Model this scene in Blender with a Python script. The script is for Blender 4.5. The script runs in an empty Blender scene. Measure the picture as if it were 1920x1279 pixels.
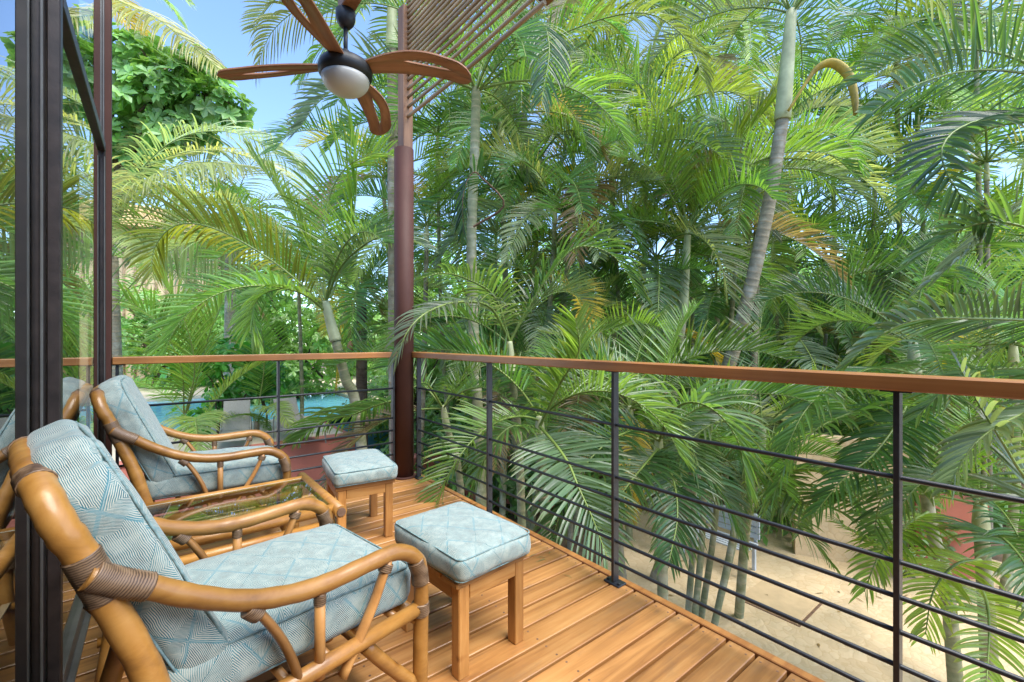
import bpy, bmesh, math, random
from mathutils import Vector, Matrix, noise
R = math.radians
random.seed(7)
sc = bpy.context.scene
col = sc.collection

# ------------------------------------------------------------------ camera, sky, sun, exposure
F, HX, CAMZ, AZ = 840.0, 637.0, 1.1, R(38.16)
cam = bpy.data.objects.new('camera', bpy.data.cameras.new('camera'))
col.objects.link(cam)
cam.location = (0, 0, CAMZ)
cam.rotation_euler = (R(90), 0, -AZ)
cam.data.sensor_width = 36
cam.data.lens = 36 * F / 1920
cam.data.shift_y = -(639.5 - HX) / 1920
cam.data.clip_start = .02
cam.data.clip_end = 600
sc.camera = cam

SUN_EL, SUN_AZ = R(60), R(168)            # azimuth of the sun, clockwise from +Y
w = bpy.data.worlds.new('World')
sc.world = w
w.use_nodes = True
wn = w.node_tree.nodes
sky = wn.new('ShaderNodeTexSky')
sky.sky_type = 'NISHITA'
sky.sun_disc = False
sky.sun_elevation = SUN_EL
sky.sun_rotation = SUN_AZ
sky.air_density = .8
sky.dust_density = .1
sky.ozone_density = 4.0
wn['Background'].inputs['Strength'].default_value = .15
w.node_tree.links.new(sky.outputs[0], wn['Background'].inputs['Color'])
sl = bpy.data.lights.new('sun', 'SUN')
sl.energy = 2.4
sl.angle = R(45)
sl.color = (1, .95, .86)
sun = bpy.data.objects.new('sun', sl)
col.objects.link(sun)
sun.rotation_euler = (R(90) - SUN_EL, 0, -SUN_AZ + math.pi)
sun.location = (-3, -6, 12)
vs = sc.view_settings
vs.view_transform = 'Standard'
vs.look = 'None'
vs.exposure = 1.75
vs.gamma = 1
sc.cycles.use_denoising = True
sc.cycles.max_bounces = 10
sc.cycles.diffuse_bounces = 7
sc.cycles.transmission_bounces = 8
sc.cycles.transparent_max_bounces = 12
sc.cycles.caustics_reflective = False
sc.cycles.caustics_refractive = False

FW = Vector((math.sin(AZ), math.cos(AZ), 0))
RT = Vector((math.cos(AZ), -math.sin(AZ), 0))
def W(px, py, d):                        # a sight line of the photo, taken out to depth d metres
    p = FW * d + RT * ((px - 960) / F * d)
    p.z = CAMZ - (py - HX) / F * d
    return p
GZ, TZ = -2.6, -1.0                      # garden level, pool terrace level (deck is 0)

# ------------------------------------------------------------------ materials
def mat(name):
    m = bpy.data.materials.new(name)
    m.use_nodes = True
    return m, m.node_tree.nodes, m.node_tree.links, m.node_tree.nodes['Principled BSDF']
def nd(ns, t, **k):
    n = ns.new(t)
    for a, b in k.items():
        if a in n.inputs.keys(): n.inputs[a].default_value = b
        else: setattr(n, a, b)
    return n
def ramp(ns, stops):
    r = ns.new('ShaderNodeValToRGB')
    e = r.color_ramp.elements
    while len(e) < len(stops): e.new(.5)
    for el, (p, c) in zip(e, stops):
        el.position = p
        el.color = (*c, 1)
    return r
def wood(name, c0, c1, c2, rough=.42, scale=(1.2, 22, 22), coat=0, bump=.15, knots=False, worn=False):
    m, ns, ln, b = mat(name)
    tc = ns.new('ShaderNodeTexCoord'); oi = ns.new('ShaderNodeObjectInfo')
    ad = nd(ns, 'ShaderNodeVectorMath', operation='ADD')
    ml = nd(ns, 'ShaderNodeVectorMath', operation='SCALE'); ml.inputs['Scale'].default_value = 37
    cx = ns.new('ShaderNodeCombineXYZ')
    for i in range(3): ln.new(oi.outputs['Random'], cx.inputs[i])
    ln.new(cx.outputs[0], ml.inputs[0]); ln.new(tc.outputs['Object'], ad.inputs[0]); ln.new(ml.outputs[0], ad.inputs[1])
    mp = ns.new('ShaderNodeMapping'); mp.inputs['Scale'].default_value = scale
    ln.new(ad.outputs[0], mp.inputs[0])
    n1 = nd(ns, 'ShaderNodeTexNoise', Scale=1.0, Detail=6.0, Roughness=.62, Distortion=.6)
    ln.new(mp.outputs[0], n1.inputs['Vector'])
    r1 = ramp(ns, [(.28, c0), (.52, c1), (.78, c2)])
    ln.new(n1.outputs[0], r1.inputs[0])
    n2 = nd(ns, 'ShaderNodeTexNoise', Scale=2.3, Detail=3.0)
    ln.new(ad.outputs[0], n2.inputs['Vector'])
    hs = ns.new('ShaderNodeHueSaturation')
    mr = nd(ns, 'ShaderNodeMapRange'); mr.inputs[1].default_value = .3; mr.inputs[2].default_value = .7; mr.inputs[3].default_value = .72; mr.inputs[4].default_value = 1.22
    mx = nd(ns, 'ShaderNodeMath', operation='ADD'); sb = nd(ns, 'ShaderNodeMath', operation='MULTIPLY_ADD'); sb.inputs[1].default_value = .45; sb.inputs[2].default_value = -.22
    ln.new(n2.outputs[0], mr.inputs[0]); ln.new(oi.outputs['Random'], sb.inputs[0])
    ln.new(mr.outputs[0], mx.inputs[0]); ln.new(sb.outputs[0], mx.inputs[1]); ln.new(mx.outputs[0], hs.inputs['Value'])
    ln.new(r1.outputs[0], hs.inputs['Color'])
    out = hs.outputs[0]
    if knots:
        v = nd(ns, 'ShaderNodeTexVoronoi', Scale=1.0); mk = ns.new('ShaderNodeMapping'); mk.inputs['Scale'].default_value = (2.3, 8, 8)
        ln.new(ad.outputs[0], mk.inputs[0]); ln.new(mk.outputs[0], v.inputs['Vector'])
        rk = ramp(ns, [(.03, (.30, .17, .09)), (.085, (.8, .7, .6)), (.12, (1, 1, 1))]); ln.new(v.outputs['Distance'], rk.inputs[0])
        mm = nd(ns, 'ShaderNodeMix', data_type='RGBA', blend_type='MULTIPLY'); mm.inputs[0].default_value = .75
        ln.new(out, mm.inputs[6]); ln.new(rk.outputs[0], mm.inputs[7]); out = mm.outputs[2]
    if worn:
        n4 = nd(ns, 'ShaderNodeTexNoise', Scale=3.2, Detail=7.0, Roughness=.7); mw_ = ns.new('ShaderNodeMapping'); mw_.inputs['Scale'].default_value = (1, 3.2, 1)
        ln.new(ad.outputs[0], mw_.inputs[0]); ln.new(mw_.outputs[0], n4.inputs['Vector'])
        r4 = ramp(ns, [(.56, (0, 0, 0)), (.74, (.6, .6, .6))]); ln.new(n4.outputs[0], r4.inputs[0])
        m4 = nd(ns, 'ShaderNodeMix', data_type='RGBA'); ln.new(r4.outputs[0], m4.inputs[0]); ln.new(out, m4.inputs[6]); m4.inputs[7].default_value = (.20, .115, .06, 1); out = m4.outputs[2]
    ln.new(out, b.inputs['Base Color'])
    rr = nd(ns, 'ShaderNodeMapRange'); rr.inputs[3].default_value = rough - .1; rr.inputs[4].default_value = rough + .15
    ln.new(n2.outputs[0], rr.inputs[0]); ln.new(rr.outputs[0], b.inputs['Roughness'])
    bp = nd(ns, 'ShaderNodeBump', Strength=bump, Distance=.004); ln.new(n1.outputs[0], bp.inputs['Height']); ln.new(bp.outputs[0], b.inputs['Normal'])
    b.inputs['Coat Weight'].default_value = coat
    b.inputs['Coat Roughness'].default_value = .18
    return m
def plain(name, c, rough=.5, metal=0, var=.25, scale=6, bump=.1, detail=5, coat=0):
    m, ns, ln, b = mat(name)
    tc = ns.new('ShaderNodeTexCoord')
    n = nd(ns, 'ShaderNodeTexNoise', Scale=scale, Detail=float(detail), Roughness=.6)
    ln.new(tc.outputs['Object'], n.inputs['Vector'])
    r = ramp(ns, [(.3, [x * (1 - var) for x in c]), (.7, [min(1, x * (1 + var)) for x in c])])
    ln.new(n.outputs[0], r.inputs[0]); ln.new(r.outputs[0], b.inputs['Base Color'])
    b.inputs['Roughness'].default_value = rough; b.inputs['Metallic'].default_value = metal
    b.inputs['Coat Weight'].default_value = coat
    if bump:
        bp = nd(ns, 'ShaderNodeBump', Strength=bump, Distance=.01); ln.new(n.outputs[0], bp.inputs['Height']); ln.new(bp.outputs[0], b.inputs['Normal'])
    return m
def leafmat(name, gloss=.36, trans=.5):
    m, ns, ln, b = mat(name)
    oi = ns.new('ShaderNodeObjectInfo')
    a = nd(ns, 'ShaderNodeAttribute', attribute_name='lv'); t = nd(ns, 'ShaderNodeAttribute', attribute_name='ls')
    hs = nd(ns, 'ShaderNodeHueSaturation', Saturation=.96)
    v = nd(ns, 'ShaderNodeMapRange'); v.inputs[3].default_value = .72; v.inputs[4].default_value = 1.5
    h = nd(ns, 'ShaderNodeMapRange'); h.inputs[3].default_value = .501; h.inputs[4].default_value = .527
    ln.new(a.outputs['Fac'], v.inputs[0]); ln.new(v.outputs[0], hs.inputs['Value']); ln.new(oi.outputs['Random'], h.inputs[0]); ln.new(h.outputs[0], hs.inputs['Hue'])
    ln.new(oi.outputs['Color'], hs.inputs['Color'])
    tip = nd(ns, 'ShaderNodeMix', data_type='RGBA'); rp = ramp(ns, [(.72, (0, 0, 0)), (1, (.55, .55, .55))])
    ln.new(t.outputs['Fac'], rp.inputs[0]); ln.new(rp.outputs[0], tip.inputs[0]); ln.new(hs.outputs[0], tip.inputs[6]); tip.inputs[7].default_value = (.24, .21, .05, 1)
    ln.new(tip.outputs[2], b.inputs['Base Color'])
    b.inputs['Roughness'].default_value = gloss
    b.inputs['Specular IOR Level'].default_value = .85
    tr = ns.new('ShaderNodeBsdfTranslucent'); g = nd(ns, 'ShaderNodeMix', data_type='RGBA', blend_type='MULTIPLY'); g.inputs[0].default_value = 1; g.inputs[7].default_value = (1.9, 1.75, .75, 1)
    ln.new(tip.outputs[2], g.inputs[6]); ln.new(g.outputs[2], tr.inputs[0])
    mx = ns.new('ShaderNodeMixShader'); mx.inputs[0].default_value = trans
    ln.new(b.outputs[0], mx.inputs[1]); ln.new(tr.outputs[0], mx.inputs[2]); ln.new(mx.outputs[0], ns['Material Output'].inputs[0])
    return m
def fabric():
    m, ns, ln, b = mat('cushion_fabric')
    uv = ns.new('ShaderNodeUVMap'); dn = nd(ns, 'ShaderNodeTexNoise', Scale=40.0, Detail=2.0)
    ln.new(uv.outputs[0], dn.inputs['Vector'])
    ad = nd(ns, 'ShaderNodeVectorMath', operation='MULTIPLY_ADD'); ad.inputs[1].default_value = (.006,) * 3
    ln.new(dn.outputs['Color'], ad.inputs[0]); ln.new(uv.outputs[0], ad.inputs[2])
    sx = ns.new('ShaderNodeSeparateXYZ'); ln.new(ad.outputs[0], sx.inputs[0])
    def M(op, a, bb=None):
        n = nd(ns, 'ShaderNodeMath', operation=op)
        for i, q in enumerate((a, bb)):
            if q is None: continue
            if isinstance(q, (int, float)): n.inputs[i].default_value = q
            else: ln.new(q, n.inputs[i])
        return n.outputs[0]
    def tri(c, k): return M('ABSOLUTE', M('SUBTRACT', M('FRACT', M('MULTIPLY', c, k)), .5))
    d = M('ADD', tri(sx.outputs[0], 8.5), tri(sx.outputs[1], 6.2))
    dl = M('GREATER_THAN', M('FRACT', M('MULTIPLY', d, 28)), .56)
    st = M('GREATER_THAN', M('FRACT', M('MULTIPLY', sx.outputs[0], 340)), .53)
    zz = M('ADD', sx.outputs[0], sx.outputs[1])
    dg = M('GREATER_THAN', M('FRACT', M('MULTIPLY', zz, 300)), .56)
    n1 = nd(ns, 'ShaderNodeTexNoise', Scale=9.0, Detail=2.0); n2 = nd(ns, 'ShaderNodeTexNoise', Scale=24.0, Detail=5.0, Roughness=.65); n3 = nd(ns, 'ShaderNodeTexNoise', Scale=240.0, Detail=1.0)
    for n in (n1, n2, n3): ln.new(uv.outputs[0], n.inputs['Vector'])
    pick = M('GREATER_THAN', d, .52)
    mA = nd(ns, 'ShaderNodeMix'); ln.new(pick, mA.inputs[0]); ln.new(dl, mA.inputs[2]); ln.new(st, mA.inputs[3])
    mB = nd(ns, 'ShaderNodeMix'); ln.new(M('GREATER_THAN', n1.outputs[0], .56), mB.inputs[0]); ln.new(mA.outputs[0], mB.inputs[2]); ln.new(dg, mB.inputs[3])
    edge = M('LESS_THAN', M('ABSOLUTE', M('SUBTRACT', d, .5)), .035)
    rs = ramp(ns, [(.38, (.018, .105, .13)), (.5, (.05, .175, .20)), (.63, (.18, .285, .285))]); ln.new(n2.outputs[0], rs.inputs[0])
    mc = nd(ns, 'ShaderNodeMix', data_type='RGBA'); ln.new(mB.outputs[0], mc.inputs[0]); ln.new(rs.outputs[0], mc.inputs[6]); mc.inputs[7].default_value = (.47, .47, .40, 1)
    me = nd(ns, 'ShaderNodeMix', data_type='RGBA'); ln.new(M('MULTIPLY', edge, M('MULTIPLY', M('GREATER_THAN', n1.outputs[0], .47), M('MULTIPLY', n2.outputs[0], .8))), me.inputs[0]); ln.new(mc.outputs[2], me.inputs[6]); me.inputs[7].default_value = (.055, .23, .29, 1)
    ln.new(me.outputs[2], b.inputs['Base Color']); b.inputs['Roughness'].default_value = .85
    b.inputs['Sheen Weight'].default_value = .25
    bp = nd(ns, 'ShaderNodeBump', Strength=.25, Distance=.002); ln.new(n3.outputs[0], bp.inputs['Height']); ln.new(bp.outputs[0], b.inputs['Normal'])
    return m
def glassmat(name, tint=(.93, .97, .95), faces=2):
    m, ns, ln, b = mat(name)
    ns.remove(b)
    fr = nd(ns, 'ShaderNodeFresnel', IOR=1.5)
    q = nd(ns, 'ShaderNodeMath', operation='MULTIPLY'); q.inputs[1].default_value = faces       # both faces of the sheet: 2F/(1+F)
    p = nd(ns, 'ShaderNodeMath', operation='ADD'); p.inputs[1].default_value = 1
    if faces == 1: p.operation = 'MULTIPLY_ADD'; p.inputs[1].default_value = 0; p.inputs[2].default_value = 1
    dv = nd(ns, 'ShaderNodeMath', operation='DIVIDE', use_clamp=True)
    ln.new(fr.outputs[0], q.inputs[0]); ln.new(fr.outputs[0], p.inputs[0]); ln.new(q.outputs[0], dv.inputs[0]); ln.new(p.outputs[0], dv.inputs[1])
    t = ns.new('ShaderNodeBsdfTransparent'); t.inputs[0].default_value = (*tint, 1)
    g = ns.new('ShaderNodeBsdfGlossy'); g.inputs['Roughness'].default_value = 0; g.inputs['Color'].default_value = (.97, .99, .98, 1)
    x = ns.new('ShaderNodeMixShader'); ln.new(dv.outputs[0], x.inputs[0]); ln.new(t.outputs[0], x.inputs[1]); ln.new(g.outputs[0], x.inputs[2])
    ln.new(x.outputs[0], ns['Material Output'].inputs[0])
    return m
def paving(name, c0, c1, vein):
    m, ns, ln, b = mat(name)
    tc = ns.new('ShaderNodeTexCoord'); dn = nd(ns, 'ShaderNodeTexNoise', Scale=3.0, Detail=3.0)
    ln.new(tc.outputs['Object'], dn.inputs['Vector'])
    ad = nd(ns, 'ShaderNodeVectorMath', operation='MULTIPLY_ADD'); ad.inputs[1].default_value = (.35,) * 3
    ln.new(dn.outputs['Color'], ad.inputs[0]); ln.new(tc.outputs['Object'], ad.inputs[2])
    v = nd(ns, 'ShaderNodeTexVoronoi', feature='DISTANCE_TO_EDGE', Scale=7.5); vc = nd(ns, 'ShaderNodeTexVoronoi', Scale=7.5)
    ln.new(ad.outputs[0], v.inputs['Vector']); ln.new(ad.outputs[0], vc.inputs['Vector'])
    bw = ns.new('ShaderNodeRGBToBW'); ln.new(vc.outputs['Color'], bw.inputs[0])
    rc = ramp(ns, [(.2, c0), (.8, c1)]); ln.new(bw.outputs[0], rc.inputs[0])
    n = nd(ns, 'ShaderNodeTexNoise', Scale=1.4, Detail=6.0); ln.new(tc.outputs['Object'], n.inputs['Vector'])
    rv = ramp(ns, [(.0, (.62, .62, .62)), (.055, (0, 0, 0))]); ln.new(v.outputs[0], rv.inputs[0])
    mx = nd(ns, 'ShaderNodeMix', data_type='RGBA'); ln.new(rv.outputs[0], mx.inputs[0]); ln.new(rc.outputs[0], mx.inputs[6]); mx.inputs[7].default_value = (*vein, 1)
    rn = ramp(ns, [(.3, (.72, .74, .72)), (.65, (1.08, 1.05, 1.0))]); ln.new(n.outputs[0], rn.inputs[0])
    mm = nd(ns, 'ShaderNodeMix', data_type='RGBA', blend_type='MULTIPLY'); mm.inputs[0].default_value = 1; ln.new(mx.outputs[2], mm.inputs[6]); ln.new(rn.outputs[0], mm.inputs[7])
    ln.new(mm.outputs[2], b.inputs['Base Color']); b.inputs['Roughness'].default_value = .75
    bp = nd(ns, 'ShaderNodeBump', Strength=.5, Distance=.02); ln.new(v.outputs[0], bp.inputs['Height']); ln.new(bp.outputs[0], b.inputs['Normal'])
    return m
def trunkmat(name, c0, c1, lichen, rc=(.12, .085, .055)):
    m, ns, ln, b = mat(name)
    tc = ns.new('ShaderNodeTexCoord'); mp = ns.new('ShaderNodeMapping'); mp.inputs['Scale'].default_value = (7, 7, 16)
    ln.new(tc.outputs['Object'], mp.inputs[0])
    n = nd(ns, 'ShaderNodeTexNoise', Scale=1.0, Detail=7.0, Roughness=.7); ln.new(mp.outputs[0], n.inputs['Vector'])
    n2 = nd(ns, 'ShaderNodeTexNoise', Scale=5.0, Detail=4.0); ln.new(tc.outputs['Object'], n2.inputs['Vector'])
    r = ramp(ns, [(.3, c0), (.7, c1)]); ln.new(n.outputs[0], r.inputs[0])
    r2 = ramp(ns, [(.52, (0, 0, 0)), (.66, (.8, .8, .8))]); ln.new(n2.outputs[0], r2.inputs[0])
    mx = nd(ns, 'ShaderNodeMix', data_type='RGBA'); ln.new(r2.outputs[0], mx.inputs[0]); ln.new(r.outputs[0], mx.inputs[6]); mx.inputs[7].default_value = (*lichen, 1)
    ring = nd(ns, 'ShaderNodeAttribute', attribute_name='ring'); mr = nd(ns, 'ShaderNodeMix', data_type='RGBA')
    ln.new(ring.outputs['Fac'], mr.inputs[0]); ln.new(mx.outputs[2], mr.inputs[6]); mr.inputs[7].default_value = (*rc, 1)
    ln.new(mr.outputs[2], b.inputs['Base Color']); b.inputs['Roughness'].default_value = .8
    bp = nd(ns, 'ShaderNodeBump', Strength=.4, Distance=.01); ln.new(n.outputs[0], bp.inputs['Height']); ln.new(bp.outputs[0], b.inputs['Normal'])
    return m

M = {}
M['deck'] = wood('deck_wood', (.22, .09, .026), (.40, .185, .055), (.53, .285, .10), .42, (1.3, 26, 26), coat=.2, knots=True, worn=True)
M['rail'] = wood('handrail_wood', (.33, .12, .032), (.47, .20, .055), (.57, .275, .085), .38, (1.0, 30, 30), coat=.3)
M['pine'] = wood('pine_wood', (.27, .11, .026), (.42, .20, .055), (.54, .30, .10), .38, (3, 40, 40), coat=.25, knots=True)
M['pinev'] = wood('pine_wood_upright', (.27, .11, .026), (.42, .20, .055), (.54, .30, .10), .38, (40, 40, 3), coat=.25, knots=True)
M['rattan'] = wood('rattan_pole', (.20, .085, .018), (.36, .165, .032), (.48, .25, .066), .42, (7, 13, 13), coat=.32, bump=.2, knots=True)
M['cane'] = wood('flat_cane', (.21, .09, .024), (.36, .17, .05), (.48, .26, .085), .38, (9, 9, 6), coat=.2)
M['fanwood'] = wood('fan_blade_wood', (.25, .11, .055), (.38, .185, .10), (.47, .25, .145), .42, (1.6, 30, 30))
M['beam'] = wood('beam_wood', (.17, .075, .035), (.26, .13, .065), (.36, .20, .11), .6, (30, 30, 1.5))
M['pole'] = wood('screen_cane', (.22, .14, .075), (.36, .25, .14), (.47, .35, .21), .55, (12, 3, 12))
M['fabric'] = fabric()
M['pipe'] = plain('cushion_piping', (.17, .26, .265), .85, 0, .45, 70, 0)
M['metal'] = plain('charcoal_metal', (.020, .023, .028), .42, .0, .3, 40, .05)
M['fanmetal'] = plain('fan_housing', (.022, .024, .026), .5, .2, .2, 10, 0)
mb_, ns, ln, b = mat('cane_binding')
_a = nd(ns, 'ShaderNodeAttribute', attribute_name='tw'); _f = nd(ns, 'ShaderNodeMath', operation='MULTIPLY'); _f.inputs[1].default_value = 230; _g = nd(ns, 'ShaderNodeMath', operation='FRACT')
_n = nd(ns, 'ShaderNodeTexNoise', Scale=70.0, Detail=4.0); _tc = ns.new('ShaderNodeTexCoord'); ln.new(_tc.outputs['Object'], _n.inputs['Vector'])
_s = nd(ns, 'ShaderNodeMath', operation='ADD'); ln.new(_a.outputs['Fac'], _f.inputs[0]); ln.new(_f.outputs[0], _s.inputs[0]); ln.new(_n.outputs[0], _s.inputs[1]); ln.new(_s.outputs[0], _g.inputs[0])
_r = ramp(ns, [(.0, (.035, .02, .012)), (.22, (.13, .075, .04)), (.55, (.26, .17, .10)), (.85, (.17, .10, .055)), (1, (.04, .022, .013))]); ln.new(_g.outputs[0], _r.inputs[0]); ln.new(_r.outputs[0], b.inputs['Base Color'])
b.inputs['Roughness'].default_value = .45
M['bind'] = mb_
M['glassedge'] = plain('glass_edge_pale', (.50, .66, .60), .2, var=.1, bump=0)
M['opal'] = plain('opal_glass', (.62, .62, .57), .35, var=.04, scale=2, bump=0)
M['column'] = plain('maroon_steel', (.078, .034, .026), .58, 0, .12, 5, .05)
M['column'].node_tree.nodes['Principled BSDF'].inputs['Specular IOR Level'].default_value = .2
M['frame'] = plain('dark_door_frame', (.028, .020, .018), .45, 0, .5, 18, .12)
M['framegrey'] = plain('grey_trim', (.13, .13, .125), .4, .3, .2, 10, .03)
M['terra'] = plain('terracotta_wall', (.50, .165, .12), .8, 0, .14, 2.2, .15)
M['cream'] = plain('cream_plaster', (.62, .48, .31), .85, 0, .12, 1.5, .1)
M['coping'] = plain('pale_terrace_paving', (.62, .52, .39), .8, 0, .1, 3, .08)
M['inside'] = plain('interior_plaster', (.30, .27, .23), .8, 0, .1, 2, 0)
M['roof'] = plain('roof_underside', (.40, .26, .15), .7, 0, .2, 3, 0)
M['ground'] = plain('leaf_litter_soil', (.13, .085, .05), .95, 0, .5, 4, .5, 8)
M['paving'] = paving('sandy_flagstones', (.66, .495, .305), (.71, .55, .355), (.56, .39, .21))
M['lid'] = plain('hatch_concrete', (.56, .41, .235), .85, 0, .12, 4, .1)
M['white'] = plain('white_paint', (.40, .44, .48), .5, 0, .12, 5, .03)
M['grey'] = plain('grey_sling', (.30, .29, .26), .8, 0, .15, 50, .05)
M['pool'] = plain('pool_basin', (.16, .46, .64), .6, 0, .05, 2, 0)
M['thatch'] = wood('thatch', (.23, .14, .06), (.40, .26, .12), (.52, .36, .18), .9, (20, 20, 2))
M['leaf'] = leafmat('palm_leaflet')
M['broad'] = leafmat('broad_leaf', .4, .38)
M['stalk'] = plain('palm_rachis', (.17, .24, .055), .45, 0, .3, 6, .05)
M['shaft'] = plain('palm_crownshaft', (.45, .47, .27), .5, 0, .28, 3.5, .06)
M['spathe'] = plain('palm_spathe', (.42, .30, .06), .55, 0, .4, 5, .1)
M['deadwood'] = plain('dry_brown_stalk', (.17, .095, .055), .8, 0, .4, 12, .3)
M['trunkG'] = trunkmat('palm_trunk_green', (.15, .165, .085), (.29, .30, .17), (.40, .39, .30), (.42, .34, .23))
M['trunkB'] = trunkmat('palm_trunk_grey', (.15, .13, .09), (.32, .285, .205), (.40, .38, .31), (.30, .22, .13))
M['trunkD'] = trunkmat('palm_trunk_brown', (.06, .04, .026), (.17, .12, .08), (.22, .17, .12))
M['bark'] = plain('tree_bark', (.10, .07, .045), .9, 0, .4, 14, .4)
M['gap_shade_sheet'] = plain('gap_shade_dark', (.025, .017, .012), .9, 0, .3, 8, 0)  # near-black tone that paints shade into the gaps between deck boards
M['glass'] = glassmat('window_glass')
M['tableglass'] = glassmat('table_glass', (.90, .96, .93), 2)
mw, ns, ln, b = mat('pool_water')
b.inputs['Base Color'].default_value = (.16, .50, .68, 1); b.inputs['Roughness'].default_value = .06
_n = nd(ns, 'ShaderNodeTexNoise', Scale=3.5, Detail=3.0); _tc = ns.new('ShaderNodeTexCoord'); ln.new(_tc.outputs['Object'], _n.inputs['Vector'])
_b = nd(ns, 'ShaderNodeBump', Strength=.25, Distance=.05); ln.new(_n.outputs[0], _b.inputs['Height']); ln.new(_b.outputs[0], b.inputs['Normal'])
M['water'] = mw

# ------------------------------------------------------------------ helpers
def tag(o, label=None, cat=None, group=None, kind=None):
    for k, v in (('label', label), ('category', cat), ('group', group), ('kind', kind)):
        if v: o[k] = v
    return o
def empty(name, loc=(0, 0, 0), rz=0, **k):
    o = bpy.data.objects.new(name, None)
    col.objects.link(o)
    o.location = loc
    o.rotation_euler.z = rz
    o.empty_display_size = .1
    return tag(o, **k)
def link(name, me, parent=None, loc=None, rot=None, scl=None):
    o = bpy.data.objects.new(name, me)
    col.objects.link(o)
    o.parent = parent
    if loc is not None: o.location = loc
    if rot is not None: o.rotation_euler = rot
    if scl is not None: o.scale = (scl,) * 3 if isinstance(scl, (int, float)) else scl
    return o
def spline(pts, n):
    P = [Vector(p) for p in pts]
    if len(P) == 2: return [P[0].lerp(P[1], i / (n - 1)) for i in range(n)]
    Q = [P[0] * 2 - P[1]] + P + [P[-1] * 2 - P[-2]]
    out = []
    for i in range(n):
        u = i / (n - 1) * (len(P) - 1)
        k = min(int(u), len(P) - 2)
        t = u - k
        a, b_, c, d = Q[k:k + 4]
        out.append(.5 * ((2 * b_) + (c - a) * t + (2 * a - 5 * b_ + 4 * c - d) * t * t + (3 * b_ - a - 3 * c + d) * t ** 3))
    return out
class MB:
    def __init__(s): s.v, s.f, s.m, s.sm, s.cur, s.att = [], [], [], [], 0, {}
    def face(s, idx, smooth=False): s.f.append(idx); s.m.append(s.cur); s.sm.append(smooth)
    def box(s, c, size, bev=.004, rz=0):
        bm = bmesh.new()
        bmesh.ops.create_cube(bm, size=1)
        for v in bm.verts: v.co = Vector((v.co.x * size[0], v.co.y * size[1], v.co.z * size[2]))
        if bev: bmesh.ops.bevel(bm, geom=bm.edges[:], offset=bev, segments=1, affect='EDGES')
        o = len(s.v)
        bm.verts.index_update()
        ro = Matrix.Rotation(rz, 3, 'Z')
        s.v += [ro @ v.co + Vector(c) for v in bm.verts]
        for f in bm.faces: s.face([v.index + o for v in f.verts])
        bm.free()
        return s
    def tube(s, pts, r, n=10, cap=True, rings=None, flat=None):
        P = [Vector(p) for p in pts]
        rr = r if isinstance(r, (list, tuple)) else [r] * len(P)
        o = len(s.v)
        T0 = (P[1] - P[0]).normalized()
        ref = Vector((0, 0, 1)) if abs(T0.z) < .9 else Vector((1, 0, 0))
        N = T0.cross(ref).normalized()
        for i, p in enumerate(P):
            T = (P[min(i + 1, len(P) - 1)] - P[max(i - 1, 0)]).normalized()
            N = (N - T * N.dot(T)).normalized()
            B = T.cross(N)
            for k in range(n):
                a = 2 * math.pi * k / n
                fx, fy = flat if flat else (1, 1)
                s.v.append(p + (N * math.cos(a) * fx + B * math.sin(a) * fy) * rr[i])
        for i in range(len(P) - 1):
            for k in range(n):
                s.face([o + i * n + k, o + i * n + (k + 1) % n, o + (i + 1) * n + (k + 1) % n, o + (i + 1) * n + k], True)
        if cap:
            s.face([o + k for k in range(n)][::-1]); s.face([o + (len(P) - 1) * n + k for k in range(n)])
        return s
    def lathe(s, prof, n=24, c=(0, 0, 0)):
        o = len(s.v)
        for r, z in prof:
            for k in range(n):
                a = 2 * math.pi * k / n
                s.v.append(Vector((c[0] + r * math.cos(a), c[1] + r * math.sin(a), c[2] + z)))
        for i in range(len(prof) - 1):
            for k in range(n): s.face([o + i * n + k, o + i * n + (k + 1) % n, o + (i + 1) * n + (k + 1) % n, o + (i + 1) * n + k], True)
        s.face([o + k for k in range(n)][::-1]); s.face([o + (len(prof) - 1) * n + k for k in range(n)])
        return s
    def mesh(s, name, mats):
        me = bpy.data.meshes.new(name)
        me.from_pydata([tuple(v) for v in s.v], [], s.f)
        for m_ in (mats if isinstance(mats, (list, tuple)) else [mats]): me.materials.append(m_)
        me.polygons.foreach_set('material_index', s.m)
        me.polygons.foreach_set('use_smooth', s.sm)
        for k, vals in s.att.items():
            a = me.attributes.new(k, 'FLOAT', 'POINT')
            a.data.foreach_set('value', vals)
        me.update()
        return me
    def build(s, name, mats, parent=None, loc=None, rot=None): return link(name, s.mesh(name, mats), parent, loc, rot)
def slab(name, pts, z0, z1, m, parent=None, kind=None):
    mb = MB()
    n = len(pts)
    mb.v = [Vector((x, y, z0)) for x, y in pts] + [Vector((x, y, z1)) for x, y in pts]
    mb.face(list(range(n))[::-1]); mb.face(list(range(n, 2 * n)))
    for i in range(n): mb.face([i, (i + 1) % n, n + (i + 1) % n, n + i])
    o = mb.build(name, m, parent)
    return tag(o, kind=kind) if kind else o

# ------------------------------------------------------------------ setting: ground, terrace, pool, walls, roof
slab('ground', [(-120, -120), (160, -120), (160, 160), (-120, 160)], GZ - .3, GZ, M['ground'], kind='structure')
slab('paving', [(1.5, -6), (11, -6), (11, 5.2), (7.6, 6.0), (5.2, 4.6), (4.6, 2.2), (3.2, 1.2), (1.5, 1.0)], GZ + .001, GZ + .006, M['paving'], kind='structure')
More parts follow.
